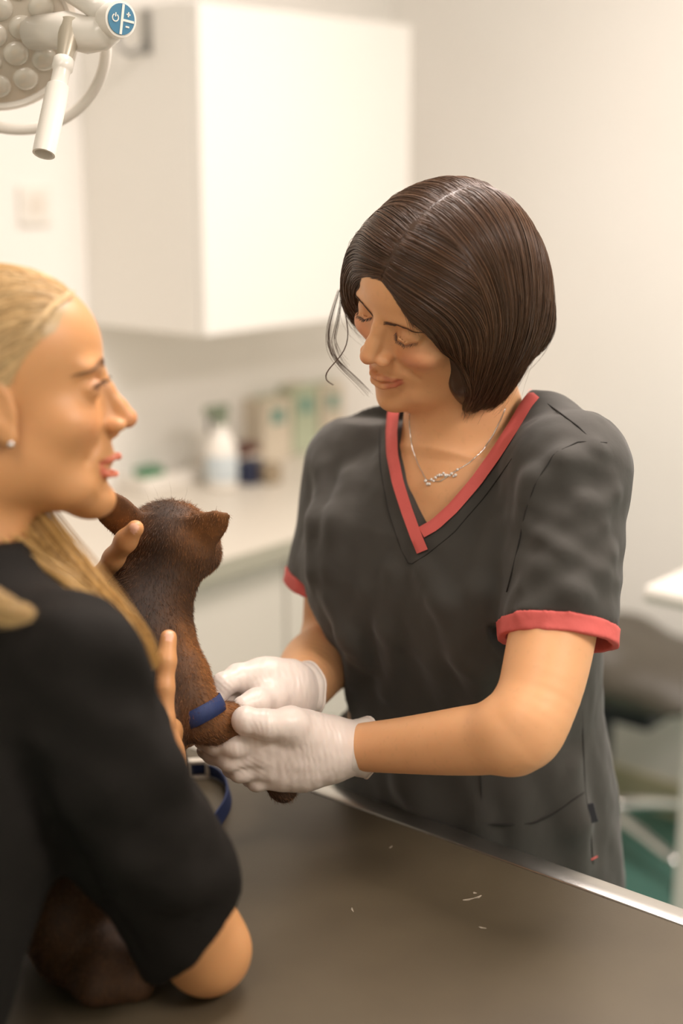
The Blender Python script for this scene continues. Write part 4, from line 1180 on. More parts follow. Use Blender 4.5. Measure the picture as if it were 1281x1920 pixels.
gl, gL = glove('glove', left_hand, WL, ax, .03, P(500, 1400, 1.49) - .115, P(500, 1400, 1.49) + .115,
      [(.0275, -.014, 0), (.0290, -.006, .0004), (.0286, .002, .0006), (.0300, .008, .0005), (.0308, .013, .0009), (.0318, .018, .0014)],
      [((596, 1396, 1.48), (1, .15), .0062, .032, .00050), ((572, 1430, 1.48), (.8, -.5), .0060, .020, .00035), ((500, 1352, 1.44), (1, .1), .0050, .013, .00045), ((458, 1396, 1.45), (1, .1), .0055, .012, .00035), ((470, 1436, 1.47), (.6, .8), .0060, .016, .00035)])

def right_hand(g):
    g.cone(WR, P(530, 1294, 1.56), .028, .029, k=.012)
    g.chain([P(540, 1285, 1.565), P(495, 1276, 1.545), P(448, 1272, 1.530)], [.026, .0215, .0150], k=.018)
    g.chain([P(540, 1300, 1.57), P(495, 1300, 1.56), P(452, 1288, 1.548)], [.026, .022, .0145], k=.018)
    g.chain([P(540, 1312, 1.575), P(500, 1318, 1.568), P(462, 1306, 1.562)], [.024, .019, .0135], k=.018)
    g.chain([P(545, 1318, 1.575), P(510, 1328, 1.572), P(478, 1322, 1.572)], [.020, .015, .012], k=.018)
    g.chain([P(446, 1272, 1.530), P(418, 1284, 1.512), P(404, 1310, 1.508), P(402, 1336, 1.512)], [.0145, .0120, .0106, .009], k=.007)
    g.chain([P(448, 1288, 1.546), P(422, 1302, 1.533), P(412, 1326, 1.528), P(416, 1346, 1.530)], [.0142, .0118, .0104, .009], k=.006)
    g.chain([P(458, 1306, 1.560), P(432, 1320, 1.552), P(426, 1342, 1.548), P(436, 1356, 1.545)], [.0135, .0112, .010, .0088], k=.006)
    g.chain([P(476, 1322, 1.570), P(452, 1334, 1.566), P(446, 1350, 1.560), P(456, 1360, 1.556)], [.012, .0100, .009, .008], k=.006)
    # thumb comes towards the camera and presses on the paw
    g.chain([P(535, 1305, 1.56), P(508, 1310, 1.525), P(482, 1316, 1.492), P(456, 1324, 1.478)], [.022, .0155, .0125, .0112], k=.012)
ax = nrm(WR - P(530, 1294, 1.56)); ax = nrm(ax * .8 + nrm(P(600, 1290, 1.60) - P(540, 1300, 1.58)) * .6)
gr, gR = glove('glove', right_hand, WR - ax * .002, ax, .03, P(490, 1305, 1.54) - .10, P(490, 1305, 1.54) + .10,
      [(.0275, -.014, 0), (.0285, -.006, .0004), (.0290, .001, .0006), (.0305, .008, .0006), (.0315, .014, .0012)],
      [((545, 1288, 1.54), (1, .1), .0062, .026, .00050), ((498, 1298, 1.52), (.8, .6), .0052, .014, .00050), ((430, 1276, 1.50), (.7, .7), .0050, .014, .00045), ((480, 1312, 1.48), (1, .2), .0048, .010, .00040)])
# ---- dark bobbed hair: a shell for volume and thousands of strands that follow it
def grow(shell, roots, flow, step, n, lift, wob=0.0, settle=0.85):
    """march strands over the shell from roots along flow(p, i)"""
    p = roots.copy(); out = [p.copy()]
    for i in range(n - 1):
        v = flow(p, i)
        g = shell.grad(p, .002)
        v = v - g * (v * g).sum(1)[:, None]
        v /= np.linalg.norm(v, axis=1)[:, None] + 1e-9
        p = p + v * step[:, None]
        d = shell.ev(p) - lift
        p = p - shell.grad(p, .002) * (np.clip(d, -.01, .01) * settle)[:, None]
        out.append(p.copy())
    return np.stack(out, 1)

hs = SDF(); hs.set_frame(VR, VC, .01)
G = VR.T @ np.array([0, 0, -1.0])                       # gravity in the head frame
hs.ell((0, -1.3, 2.5), (8.7, 10.2, 9.0), k=0)
hs.ell((0, -4.2, -1.5), (9.6, 8.8, 8.2), k=.03)
hs.ell((-6.6, -1.0, -4.4), (3.3, 5.6, 7.4), k=.03)       # her left: the side towards the camera
hs.ell((-6.2, -.4, -8.0), (2.1, 2.4, 3.8), k=.02)
hs.ell((-3.5, -9.0, -6.5), (5.0, 3.2, 4.0), k=.03)
hs.ell((7.0, 1.6, -1.0), (2.6, 4.6, 5.8), k=.03)
hs.ell((-.7, 9.8, -5.4), (7.0, 7.3, 9.5), mode='s', k=.012)        # the face stays free
hs.ell((-7.2, 8.2, -4.4), (3.4, 4.6, 4.2), mode='s', k=.012)
hs.ell((.7, 11.7, 1.9), (6.9, 5.2, 6.0), mode='s', k=.012)
hs.ell((0.5, 1.5, -14.0), (7.2, 6.5, 6.0), mode='s', k=.01)        # hollow under the chin and at the neck
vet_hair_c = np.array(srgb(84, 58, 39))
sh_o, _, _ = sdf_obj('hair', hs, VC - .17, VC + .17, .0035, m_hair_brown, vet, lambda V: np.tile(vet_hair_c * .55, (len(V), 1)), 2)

PARTX = -0.3                                            # parting, a little to her left
def head_local(p): return (p - VC) @ VR / .01
def vflow(p, i):
    q = head_local(p)
    s = np.where(q[:, 0] < PARTX, -1.0, 1.0)
    top = np.clip((q[:, 2] + 1) / 9.0, 0, 1)
    v = np.tile(G, (len(q), 1)) * (1.15 - .75 * top)[:, None]
    v[:, 0] += s * (1.3 * top)
    # back hair runs down the back, front hair sweeps sideways and back
    v[:, 1] += np.where(q[:, 1] > 2, -.55 * top, -.15 * top)
    low = np.clip((-q[:, 2] - 4) / 6, 0, 1)
    v[:, 0] += -s * .35 * low
    return v @ VR.T
NS = 7400
u = RNG.uniform(0, 1, NS)
# roots: along the parting and scattered over the scalp
ang = np.radians(np.interp(u, [0, 1], [14, 172]))       # from forehead over the crown to the nape
rx = np.where(RNG.uniform(0, 1, NS) < .62, PARTX + RNG.normal(0, 1, NS) * .25, RNG.uniform(-7.5, 7.5, NS))
q0 = np.stack([rx, -1.3 + 10.2 * np.cos(ang), 2.5 + 9.0 * np.sin(ang)], 1)
q0[:, 2] -= .06 * (q0[:, 0] ** 2)
NX = 1100                                               # extra roots over the temples and ears
sx = np.where(RNG.uniform(0, 1, NX) < .7, -1.0, 1.0)
q0[:NX] = np.stack([sx * 8.5, RNG.uniform(-1.5, 4.5, NX), RNG.uniform(-3.5, 4.5, NX)], 1)
rx[:NX] = PARTX + sx * 5.5
roots = hs.project(VC + q0 @ VR.T * .01, 5)
ln_ = np.interp(np.abs(rx - PARTX), [0, 7], [1.0, .72]) * RNG.uniform(.82, 1.08, NS)
lift = RNG.uniform(-.0012, .0022, NS)
ln_[:NX] *= .62
Xh = grow(hs, roots, vflow, .0128 * ln_, 21, lift)
clump = vnoise(roots, 130, 9)
jit = np.cumsum(RNG.normal(0, .00035, Xh.shape), axis=1) * np.linspace(0, 1, 21)[None, :, None]
Xh = Xh + jit + (clump[:, None, None] * .0012) * VR[:, 1]
tint = RNG.uniform(.65, 1.35, (NS, 1)) * (1 + .25 * clump[:, None])
ch = vet_hair_c * tint * np.where(RNG.uniform(0, 1, (NS, 1)) < .12, np.array([1.5, 1.4, 1.25]), 1.0)
# loose wisps on the far side of the face and flyaways over the crown
wis = []
def wisp(pts, n, spread):
    for k in range(n):
        pp = np.array([P(*p) for p in pts]); seg = np.linspace(0, len(pp) - 1, 21)
        x = np.stack([np.interp(seg, np.arange(len(pp)), pp[:, j]) for j in range(3)], 1)
        for _ in range(4): x[1:-1] = (x[:-2] + 2 * x[1:-1] + x[2:]) / 4
        x = x + RNG.normal(0, spread, 3) * np.linspace(.3, 1, 21)[:, None]
        wis.append(x)
wisp([(640, 540, 1.53), (645, 580, 1.53), (655, 620, 1.525), (650, 655, 1.52), (630, 678, 1.52), (612, 696, 1.52), (607, 712, 1.52), (625, 722, 1.52)], 10, .0009)
wisp([(636, 545, 1.54), (622, 590, 1.545), (614, 625, 1.545), (618, 660, 1.545), (640, 688, 1.545), (668, 712, 1.545), (692, 738, 1.545)], 16, .0022)
wisp([(640, 560, 1.53), (634, 600, 1.54), (624, 640, 1.54), (636, 672, 1.54), (650, 690, 1.54)], 10, .0025)
wisp([(718, 522, 1.43), (722, 548, 1.425), (738, 572, 1.425), (758, 592, 1.43)], 3, .0006)
wisp([(742, 530, 1.42), (756, 565, 1.42), (770, 600, 1.42), (776, 620, 1.43)], 14, .0022)
for k in range(170):
    i = RNG.integers(0, NS); x = Xh[i].copy(); g = hs.grad(x, .002)
    wis.append(x + g * (np.linspace(0, 1, 21) ** (1.5 if k < 60 else 5) * RNG.uniform(.002, .009))[:, None] + np.array([0, 0, -1.0]) * (np.linspace(0, 1, 21) ** 4 * RNG.uniform(0, .012))[:, None])
wis = np.array(wis)
strands('loose_wisps', wis, .00022, m_hair_brown, sh_o, np.tile(vet_hair_c * 1.3, (len(wis), 1)))
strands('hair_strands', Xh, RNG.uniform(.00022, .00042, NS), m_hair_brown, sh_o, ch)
# ----------------------------------------------------------------------------
# the blonde woman who holds the cat
# ----------------------------------------------------------------------------
BF, BRT = -TN, TU                                   # facing the table from the near side; her right
BH = np.array([-.475, 1.02, 0.0])
blo = empty('person', BH, 'person in black scrub top with pulled-back blonde hair, holding the brown cat', 'person')
BR = head_rot(98.5, 3.5, 9.0); BC = CAM + MCW @ np.array([-.2905, .1083, 1.2496])
bSR, bSL = P(112, 1258, 1.14), P(112, 1258, 1.14) - BRT * .36 + np.array([0, 0, .012])
bEL, bWR = P(388, 1782, 1.292), P(300, 1432, 1.392)
bEL2, bWR2 = np.array([-.46, 1.53, 1.06]), P(148, 1165, 1.565)
bNB = (bSR + bSL) / 2 + np.array([.025, .02, .035])
def bp(r, f, z): return BH + BRT * r + BF * f + np.array([0, 0, z])
BS = np.array([(.66, 0, 0, .20, .145), (.90, .02, 0, .185, .135), (1.0, .07, .01, .172, .125), (1.1, .125, .015, .172, .125), (1.18, .165, .015, .178, .120), (1.23, .185, .015, .170, .105), (1.265, .195, .015, .14, .085), (1.30, .20, .015, .09, .065), (1.325, .205, .015, .065, .055)])

bb_ = SDF()
u2, l2, m2 = add_head(bb_, BR, BC, .01, smile=.7, open_mouth=True, forehead_round=.5, closed=False, ear=True, lip=.72, cheek=.5)
bb_.set_frame()
bb_.cone(BC + BR @ np.array([0, -.028, -.045]), bNB, .050, .056, k=.03)
bb_.cone(bNB, bNB - np.array([.02, .02, .08]), .06, .08, k=.04)
bb_.custom(loft_fn(BS[:-2], BH, BRT, BF, .012), BH + np.array([-.4, -.4, .6]), BH + np.array([.5, .5, 1.35]), k=.03)
bb_.limb([bSR, P(225, 1500, 1.19), P(300, 1630, 1.235), bEL], [.042, .041, .041, .0385], k=.012)
bb_.limb([bEL, P(345, 1650, 1.338), P(306, 1530, 1.372), bWR], [.0375, .035, .029, .0235], k=.012)
bb_.limb([bSL, (bSL + bEL2) / 2, bEL2], [.046, .043, .038], k=.012)
bb_.limb([bEL2, (bEL2 + bWR2) / 2, bWR2], [.037, .034, .025], k=.02)
# right hand: thumb up along the cat's back, fingers round its chest
bb_.chain([bWR, P(297, 1402, 1.402), P(297, 1376, 1.410)], [.0235, .021, .016], k=.012)
bb_.chain([P(302, 1412, 1.398), P(306, 1350, 1.398), P(308, 1290, 1.400), P(311, 1240, 1.405), P(316, 1196, 1.412)], [.015, .0112, .0098, .0100, .0086], k=.006)
for dy, tt in ((-12, 0), (-2, .012), (8, .022), (16, .030)):
    bb_.chain([P(308, 1378 + dy, 1.41 + tt * .3), P(334, 1374 + dy, 1.445 + tt), P(352, 1366 + dy, 1.49 + tt), P(344, 1360 + dy, 1.525 + tt)], [.0125, .0105, .0095, .008], k=.006)
# left hand: thumb behind the cat's ear, fingers under its chin on the far side
bb_.chain([bWR2, P(172, 1125, 1.55), P(198, 1092, 1.555)], [.025, .024, .020], k=.014)
bb_.chain([P(158, 1132, 1.53), P(190, 1084, 1.495), P(213, 1047, 1.470), P(236, 1014, 1.450), P(254, 991, 1.440)], [.016, .0118, .0103, .0106, .0088], k=.008)
for dy, tt in ((0, 0), (16, .008), (32, .016), (46, .022)):
    e_ = 0 if dy == 0 else 62 + dy * .8
    bb_.chain([P(205, 1072 + dy, 1.565 + tt), P(258, 1056 + dy * .6, 1.585 + tt), P(318 - e_ * .4, 1050 + dy * .4, 1.585 + tt), P(366 - e_, 1046 + dy * .3, 1.572 + tt), P(386 - e_, 1044 + dy * .3, 1.556 + tt)], [.013, .0112, .0102, .0094, .0078], k=.006)
NAILS = [(P(318, 1190, 1.404), .011), (P(250, 990, 1.430), .011)]
def blo_colour(V):
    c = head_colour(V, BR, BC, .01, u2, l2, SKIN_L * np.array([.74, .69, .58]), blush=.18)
    q = (V - BC) @ BR / .01
    def blend(g, col, a):
        nonlocal c
        g = (np.clip(g, 0, 1) * a)[:, None]; c = c * (1 - g) + np.array(col) * g
    for s in (-1, 1):
        # lash line and iris of the open, narrowed eye
        g = np.exp(-(((q - np.array([s * 3.2, 7.8, .05])) / np.array([1.3, 1.0, .36])) ** 2).sum(1) ** 2); blend(g, srgb(70, 44, 32), .9)
    # teeth between the lips
    g = np.exp(-(((q - np.array([0, 8.5, -7.3])) / np.array([1.7, .7, .28])) ** 2).sum(1) ** 2); blend(g, srgb(232, 218, 200), .9)
    for n, r in NAILS:
        g = (np.linalg.norm((V - n) / np.array([.75, 1, 1]), axis=1) < r * .62).astype(float); blend(g, srgb(238, 190, 168), .8)
    return c
_lo = np.array([-.62, .98, .88]); _hi = np.array([-.05, 1.66, 1.58])
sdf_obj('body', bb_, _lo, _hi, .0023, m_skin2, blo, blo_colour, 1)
brow_strands(bb_, BR, BC, .01, 'eyebrow', blo, m_hair_brown, srgb(120, 84, 56), [(1.0, 8, 1.75), (2.2, 8, 2.1), (3.6, 7, 2.0), (4.9, 6, 1.3)], 170, .30)
lash_strands(bb_, BR, BC, .01, 'eyelashes', blo, m_hair_brown, srgb(50, 32, 24), [(1.9, 8, .25), (2.6, 8, .52), (3.5, 8, .50), (4.4, 7, .1)], 46, .6, (0, .95, -.05))
er = BC + BR @ np.array([.0785, .0025, -.0405])
st_o = MB().lathe([(.0005, .0035), (.0022, .003), (.003, .0012), (.003, -.001), (.001, -.002)], er, frame_from(BR[:, 0], BR[:, 2]), 14).build('ear_stud', m_chrome, blo, smooth=True)

# ---- black top
bt = SDF()
bt.custom(loft_fn(BS, BH, BRT, BF), BH + np.array([-.4, -.4, .6]), BH + np.array([.5, .5, 1.4]), k=0)
bt.ell(bp(-.06, .27, 1.13), (.085, .085, .085), k=.06); bt.ell(bp(.09, .27, 1.13), (.085, .085, .085), k=.06)
for S_ in (bSR, bSL):
    bt.cone(bNB + (S_ - bNB) * .35 - np.array([0, 0, .02]), S_, .034, .058, k=.04)
bHM = P(362, 1732, 1.262); bHN = nrm(RIGHT * .70 - UP * .62 + FWD * .35)
bt.chain([bSR, P(182, 1415, 1.165), P(270, 1580, 1.215), P(405, 1800, 1.285)], [.064, .058, .057, .062], k=.025)
bt.chain([bSL, (bSL * .45 + bEL2 * .55)], [.062, .058], k=.03)
def bridge(pts, r, depth, k=.03, mode='u'):
    w = np.array([P(*p) for p in pts]); dv = nrm(CAM - w.mean(0)); o = w + dv * .3
    h = bt.hit(o, np.tile(-dv, (len(o), 1)), n=70); h = h - dv * ((r - depth) if mode == 'u' else -(r - depth))
    bt.chain(list(h), [r * .6] + [r] * (len(h) - 2) + [r * .5], mode=mode, k=k)
bridge([(130, 1300, 1.1), (210, 1360, 1.1), (300, 1450, 1.15), (370, 1540, 1.2)], .012, .004)
bridge([(90, 1390, 1.1), (190, 1470, 1.12), (300, 1560, 1.18), (410, 1600, 1.2)], .013, .004)
bridge([(120, 1500, 1.12), (230, 1600, 1.15), (330, 1650, 1.2), (420, 1650, 1.2)], .012, .004)
bridge([(60, 1230, 1.1), (130, 1200, 1.1), (210, 1220, 1.1), (260, 1290, 1.1)], .013, .004)
bridge([(40, 1430, 1.1), (110, 1570, 1.12), (200, 1720, 1.15), (260, 1800, 1.18)], .012, .006, k=.010, mode='s')
bt.custom(lambda p: np.maximum(-((p - bHM) @ bHN), np.linalg.norm(p - bHM, axis=1) - .16), bHM - .16, bHM + .16, 's', .002)
bt.cone(P(330, 1655, 1.235), P(405, 1790, 1.30), .048, .053, mode='s', k=0)
bt.cone(bNB + np.array([0, 0, -.01]), bNB + np.array([.02, .01, .10]), .062, .085, mode='s', k=.004)
sdf_obj('scrub_top', bt, np.array([-.75, .80, .64]), np.array([-.03, 1.62, 1.40]), .0042, m_black_cloth, blo, None, 3, lambda V: .0024 * vnoise(V * np.array([1, 1, .6]), 26, 5) + .001 * vnoise(V, 60, 2))
leg = SDF()
leg.custom(loft_fn(np.array([(.60, -.01, 0, .165, .115), (.72, -.01, 0, .19, .135), (.86, 0.01, 0, .18, .13)]), BH, BRT, BF), BH + np.array([-.3, -.3, .58]), BH + np.array([.3, .3, .9]), k=0)
for s in (-1, 1):
    leg.chain([bp(s * .095, -.01, .70), bp(s * .10, 0.0, .48), bp(s * .105, -.02, .10)], [.098, .072, .062], k=.03)
sdf_obj('trousers', leg, BH + np.array([-.33, -.33, .05]), BH + np.array([.33, .33, .9]), .010, m_black_cloth, blo, None, 2)
for s in (-1, 1):
    sh = SDF()
    sh.cone(bp(s * .105, -.05, .045), bp(s * .115, .14, .035), .046, .042, k=.02)
    sh.plane_cut(bp(0, 0, 0.0), (0, 0, -1)); sh.cone(bp(s * .105, -.03, .05), bp(s * .105, -.03, .16), .05, .055, mode='s', k=.01)
    sdf_obj('shoe', sh, bp(s * .11, .05, .05) - .2, bp(s * .11, .05, .05) + .2, .006, m_shoe, blo, None, 1)

# ---- blonde hair, combed back
bh = SDF(); bh.set_frame(BR, BC, .01)
bh.ell((0, -1.7, 2.6), (7.6, 9.45, 8.15), k=0)
bh.ell((0, 1.6, 4.2), (6.3, 6.0, 5.3), k=.012)
bh.ell((0, -4.6, -1.6), (7.2, 6.4, 6.2), k=.02)
bh.ell((0, -7.6, -6.0), (3.6, 3.0, 3.6), k=.03)
bh.ell((0, 11.2, -2.4), (10.5, 8.0, 9.6), mode='s', k=.010)
for s in (-1, 1):
    bh.ell((s * 9.0, 2.6, -3.6), (5.4, 4.6, 3.9), mode='s', k=.010)
    bh.ell((s * 8.8, 5.6, -.4), (4.6, 5.2, 5.2), mode='s', k=.010)
    bh.ell((s * 9.3, -.6, -4.6), (3.6, 2.8, 4.4), mode='s', k=.008)
blonde_c = np.array(srgb(218, 184, 132))
bh_o, _, _ = sdf_obj('hair', bh, BC - .16, BC + .16, .0035, m_hair_blonde, blo, lambda V: np.tile(blonde_c * .62, (len(V), 1)), 2)
def bflow(p, i):
    q = (p - BC) @ BR / .01
    tgt = np.array([0, -9.5, -6.5])
    v = tgt - q; v /= np.linalg.norm(v, axis=1)[:, None]
    v[:, 1] -= .5; v[:, 2] += np.where(q[:, 1] > 2, .25, 0)
    return v @ BR.T
NB2 = 3600
th = RNG.uniform(-1, 1, NB2); ph = RNG.uniform(0, 1, NB2) ** 1.6
q0 = np.stack([8.2 * np.sin(th * 1.45), 6.6 - 8.5 * ph - 4.6 * np.abs(th), 9.2 - 8.6 * np.abs(th) ** 1.6 + 1.5 * ph], 1)
roots = bh.project(BC + q0 @ BR.T * .01, 6)
Xb = grow(bh, roots, bflow, np.full(NB2, .0095) * RNG.uniform(.8, 1.15, NB2), 17, RNG.uniform(-.001, .0018, NB2))
Xb = Xb + np.cumsum(RNG.normal(0, .0003, Xb.shape), axis=1)
cl = vnoise(roots, 110, 4)[:, None]
strands('hair_strands', Xb, RNG.uniform(.0003, .0005, NB2), m_hair_blonde, bh_o, blonde_c * RNG.uniform(.7, 1.25, (NB2, 1)) * (1 + .22 * cl))
# paler lock sweeping over the temple
def lock(name, pts, n, spread, colour, rad=.00045, S=20, ends=(.4, 1, .5)):
    pp = np.array([P(*p) for p in pts]); seg = np.linspace(0, len(pp) - 1, S)
    x = np.stack([np.interp(seg, np.arange(len(pp)), pp[:, j]) for j in range(3)], 1)
    for _ in range(3): x[1:-1] = (x[:-2] + 2 * x[1:-1] + x[2:]) / 4
    T = np.gradient(x, axis=0); T /= np.linalg.norm(T, axis=1)[:, None]
    sp = np.interp(np.linspace(0, 1, S), [0, .5, 1], ends)
    off = RNG.normal(0, 1, (n, 1, 3)); off = off - (off * T[None]).sum(2, keepdims=True) * T[None]
    X = x[None] + off * spread * sp[None, :, None] + np.cumsum(RNG.normal(0, .0004, (n, S, 3)), axis=1)
    return strands(name, X, rad, m_hair_blonde, bh_o, np.array(colour) * RNG.uniform(.75, 1.25, (n, 1)))
lock('hair_lock', [(138, 548, 1.222), (105, 570, 1.20), (70, 605, 1.185), (30, 645, 1.178), (-20, 690, 1.18)], 140, .0014, srgb(236, 206, 158))
lock('hair_lock', [(-60, 840, 1.27), (10, 920, 1.262), (80, 1010, 1.255), (140, 1085, 1.25), (195, 1140, 1.245), (245, 1190, 1.25), (280, 1250, 1.262)], 620, .008, srgb(196, 152, 84), ends=(1.1, 1.0, .6))
lock('hair_lock', [(-110, 900, 1.25), (-40, 1000, 1.235), (50, 1058, 1.225), (120, 1098, 1.222), (180, 1140, 1.225), (235, 1190, 1.235)], 420, .0075, srgb(204, 164, 98), ends=(1.1, 1.0, .5))
lock('hair_lock', [(-160, 1030, 1.10), (-80, 1100, 1.075), (-20, 1134, 1.068), (25, 1148, 1.07), (58, 1150, 1.078)], 260, .005, srgb(214, 178, 118), ends=(1.2, 1.0, .35))
# ----------------------------------------------------------------------------
# the cat
# ----------------------------------------------------------------------------
catb = P(190, 1640, 1.42); catb[2] = TZ
cat = empty('cat', catb, 'brown short-haired cat sitting on the table, seen from behind', 'cat')
c = SDF()
hc = P(318, 1012, 1.505)
CFW = nrm(FWD * .72 + RIGHT * .66 - UP * .10); CUP = nrm(UP - CFW * (UP @ CFW)); CRT = np.cross(CFW, CUP)
CR = np.column_stack([CRT, CFW, CUP])
c.set_frame(CR, hc, .01)
c.ell((0, 0, 0.1), (4.7, 4.7, 4.1), k=0)
c.ell((0, 3.4, -1.2), (2.9, 3.0, 2.4), k=.018)          # muzzle
for s in (-1, 1):
    c.ell((s * 3.0, 1.6, -1.4), (1.9, 2.4, 2.0), k=.015)   # cheeks
    c.ell((s * 2.3, 3.4, 1.0), (1.0, 1.0, .7), k=.012)     # brows
c.ell((0, 5.9, -.9), (.8, .7, .7), k=.008)
c.set_frame()
# ears
def ear(base, tip, wid, nrm_dir, scoop):
    b, t = P(*base), P(*tip); ax = t - b; L = np.linalg.norm(ax); ax /= L
    n = nrm(nrm_dir - ax * (nrm_dir @ ax)); sd = np.cross(ax, n)
    for f0, f1, r0, r1 in ((-.15, .40, 1.0, .66), (.40, .78, .66, .28), (.78, 1.0, .28, .03)):
        c.cone(b + ax * L * f0, b + ax * L * f1, wid * r0, wid * r1, k=.006, flat=(n, .30))
    m = b + ax * L * .35 + n * wid * .55 * scoop
    c.cone(m, b + ax * L * .85 + n * wid * .25 * scoop, wid * .62, wid * .12, mode='s', k=.003, flat=(n, .5))
ear((350, 1016, 1.480), (424, 966, 1.464), .0255, nrm(-FWD * .85 - UP * .35 + RIGHT * .1), -1)
ear((244, 985, 1.475), (166, 914, 1.455), .0225, nrm(-FWD * .9 - UP * .1 - RIGHT * .2), -1)
# neck, trunk, haunches
c.chain([P(308, 1045, 1.510), P(284, 1105, 1.500), P(258, 1180, 1.485), P(236, 1320, 1.460), P(208, 1480, 1.425), P(188, 1610, 1.395)], [.037, .039, .047, .060, .072, .076], k=.02)
c.ell(P(296, 1215, 1.525), (.036, .040, .052), k=.03)
c.ell(P(130, 1665, 1.36), (.055, .085, .062), k=.03)
c.ell(P(262, 1640, 1.43), (.050, .080, .060), k=.03)
def ground(px, py, z): return Pz(px, py, TZ + z)
c.chain([ground(150, 1760, .026), ground(205, 1800, .024), ground(258, 1822, .020)], [.030, .026, .019], k=.02)           # hind foot
c.chain([ground(60, 1720, .03), ground(110, 1800, .018), ground(180, 1850, .015), ground(255, 1850, .013)], [.018, .0155, .0145, .011], k=.015)   # tail
# near foreleg, stretched out into the vet's hands
c.chain([P(308, 1200, 1.475), P(340, 1275, 1.460), P(362, 1325, 1.452), P(374, 1352, 1.450)], [.032, .0275, .0235, .0195], k=.014)
c.chain([P(366, 1352, 1.452), P(405, 1358, 1.462), P(440, 1356, 1.472), P(478, 1400, 1.490), P(518, 1462, 1.505), P(530, 1480, 1.510)], [.0190, .0190, .0165, .0135, .0120, .0115], k=.012)
c.ell(P(533, 1482, 1.510), (.0135, .0135, .0120), k=.008)
c.ell(P(428, 1340, 1.470), (.012, .012, .010), k=.01)
# far foreleg down to the table
c.chain([P(300, 1260, 1.53), P(300, 1390, 1.545), ground(306, 1470, .02)], [.034, .022, .016], k=.02)
c.ell(ground(318, 1474, .013), (.018, .026, .013), k=.01)
c.plane_cut(np.array([0, 0, TZ + .0006]), (0, 0, -1))
C_DARK, C_MID, C_RUST = np.array(srgb(42, 32, 25)), np.array(srgb(92, 60, 30)), np.array(srgb(164, 104, 44))
def cat_colour(V, jitter=True):
    col = np.tile(C_MID, (len(V), 1))
    def bl(g, t, a):
        nonlocal col
        g = (np.clip(g, 0, 1) * a)[:, None]; col = col * (1 - g) + t * g
    sp = np.array([P(300, 950, 1.47), P(288, 1010, 1.45), P(275, 1080, 1.45), P(255, 1160, 1.44), P(230, 1300, 1.40), P(200, 1500, 1.36)])
    d = np.full(len(V), 9.0)
    for a, b in zip(sp[:-1], sp[1:]):
        ba = b - a; h = np.clip((V - a) @ ba / (ba @ ba), 0, 1); d = np.minimum(d, np.linalg.norm(V - a - h[:, None] * ba, axis=1))
    bl(np.exp(-(d / .030) ** 2), C_DARK, .85)
    for a, b, r, w in ((P(352, 1010, 1.48), P(415, 974, 1.47), .020, .8), (P(230, 985, 1.47), P(170, 920, 1.45), .024, .7), (P(360, 1200, 1.46), P(398, 1300, 1.45), .022, .75), (P(400, 1340, 1.45), P(450, 1350, 1.455), .020, .85), (P(360, 945, 1.5), P(392, 990, 1.5), .014, .8), (P(395, 1020, 1.52), P(390, 1060, 1.52), .015, .8)):
        ba = b - a; h = np.clip((V - a) @ ba / (ba @ ba), 0, 1); dd = np.linalg.norm(V - a - h[:, None] * ba, axis=1)
        bl(np.exp(-(dd / r) ** 2), C_RUST, w)
    pw = np.exp(-(np.linalg.norm(V - P(528, 1492, 1.50), axis=1) / .010) ** 2); bl(pw, np.array(srgb(40, 26, 18)), .8)
    n = vnoise(V, 120, 3) * .25 + vnoise(V, 320, 8) * .25
    return col * (1 + n)[:, None]
m_cat = mat('cat_coat', C_MID, .7, attr=True, noise=(300, .25, srgb(84, 50, 26)))
m_fur = mat('cat_fur', C_MID, .5, attr=True, noise=(200, .1, srgb(110, 66, 32)), sheen=.1)
clo = np.array([-.50, 1.10, .895]); chi = np.array([.02, 1.64, 1.32])
cat_o, cV, cF = sdf_obj('body', c, clo, chi, .0025, m_cat, cat, lambda V: cat_colour(V) * .6, 1)
# coat of short hairs on the camera-facing and rim areas, everywhere on head, neck and legs
tri = cV[cF]; ar = np.linalg.norm(np.cross(tri[:, 2] - tri[:, 0], tri[:, 3] - tri[:, 1]), axis=1)
cen = tri.mean(1); wgt = ar * np.where(cen[:, 2] > 1.02, 1.0, .35)
NF = 88000
fi = RNG.choice(len(cF), NF, p=wgt / wgt.sum())
w4 = RNG.dirichlet(np.ones(4), NF); pr = (tri[fi] * w4[..., None]).sum(1)
gn = c.grad(pr, .002)
flow = np.tile(nrm(-UP * .9 - RIGHT * .15), (NF, 1))
legz = ((pr - P(400, 1350, 1.46)) @ RIGHT > -.02) & (pr[:, 2] < 1.13)
flow[legz] = nrm(RIGHT * .7 - UP * .6)
flow = flow - gn * (flow * gn).sum(1)[:, None] + RNG.normal(0, .25, (NF, 3))
flow /= np.linalg.norm(flow, axis=1)[:, None] + 1e-9
eard = np.minimum(np.linalg.norm(pr - P(395, 990, 1.48), axis=1) / .028, np.linalg.norm(pr - P(205, 955, 1.46), axis=1) / .04)
Lh = RNG.uniform(.0034, .0064, NF) * np.clip(eard, .22, 1)
dirs = gn * .38 + flow * .9; dirs /= np.linalg.norm(dirs, axis=1)[:, None]
p0 = pr - gn * .0008
Xf = np.stack([p0, p0 + dirs * (Lh * .5)[:, None], p0 + dirs * Lh[:, None] + flow * (Lh * .12)[:, None]], 1)
fc = cat_colour(pr) * RNG.uniform(.35, 2.0, (NF, 1)) + (RNG.uniform(0, 1, (NF, 1)) < .16) * C_RUST * .35
fur_o = strands('fur', Xf, .00015, m_fur, cat_o, fc, taper=.2); fur_o['kind'] = 'stuff'
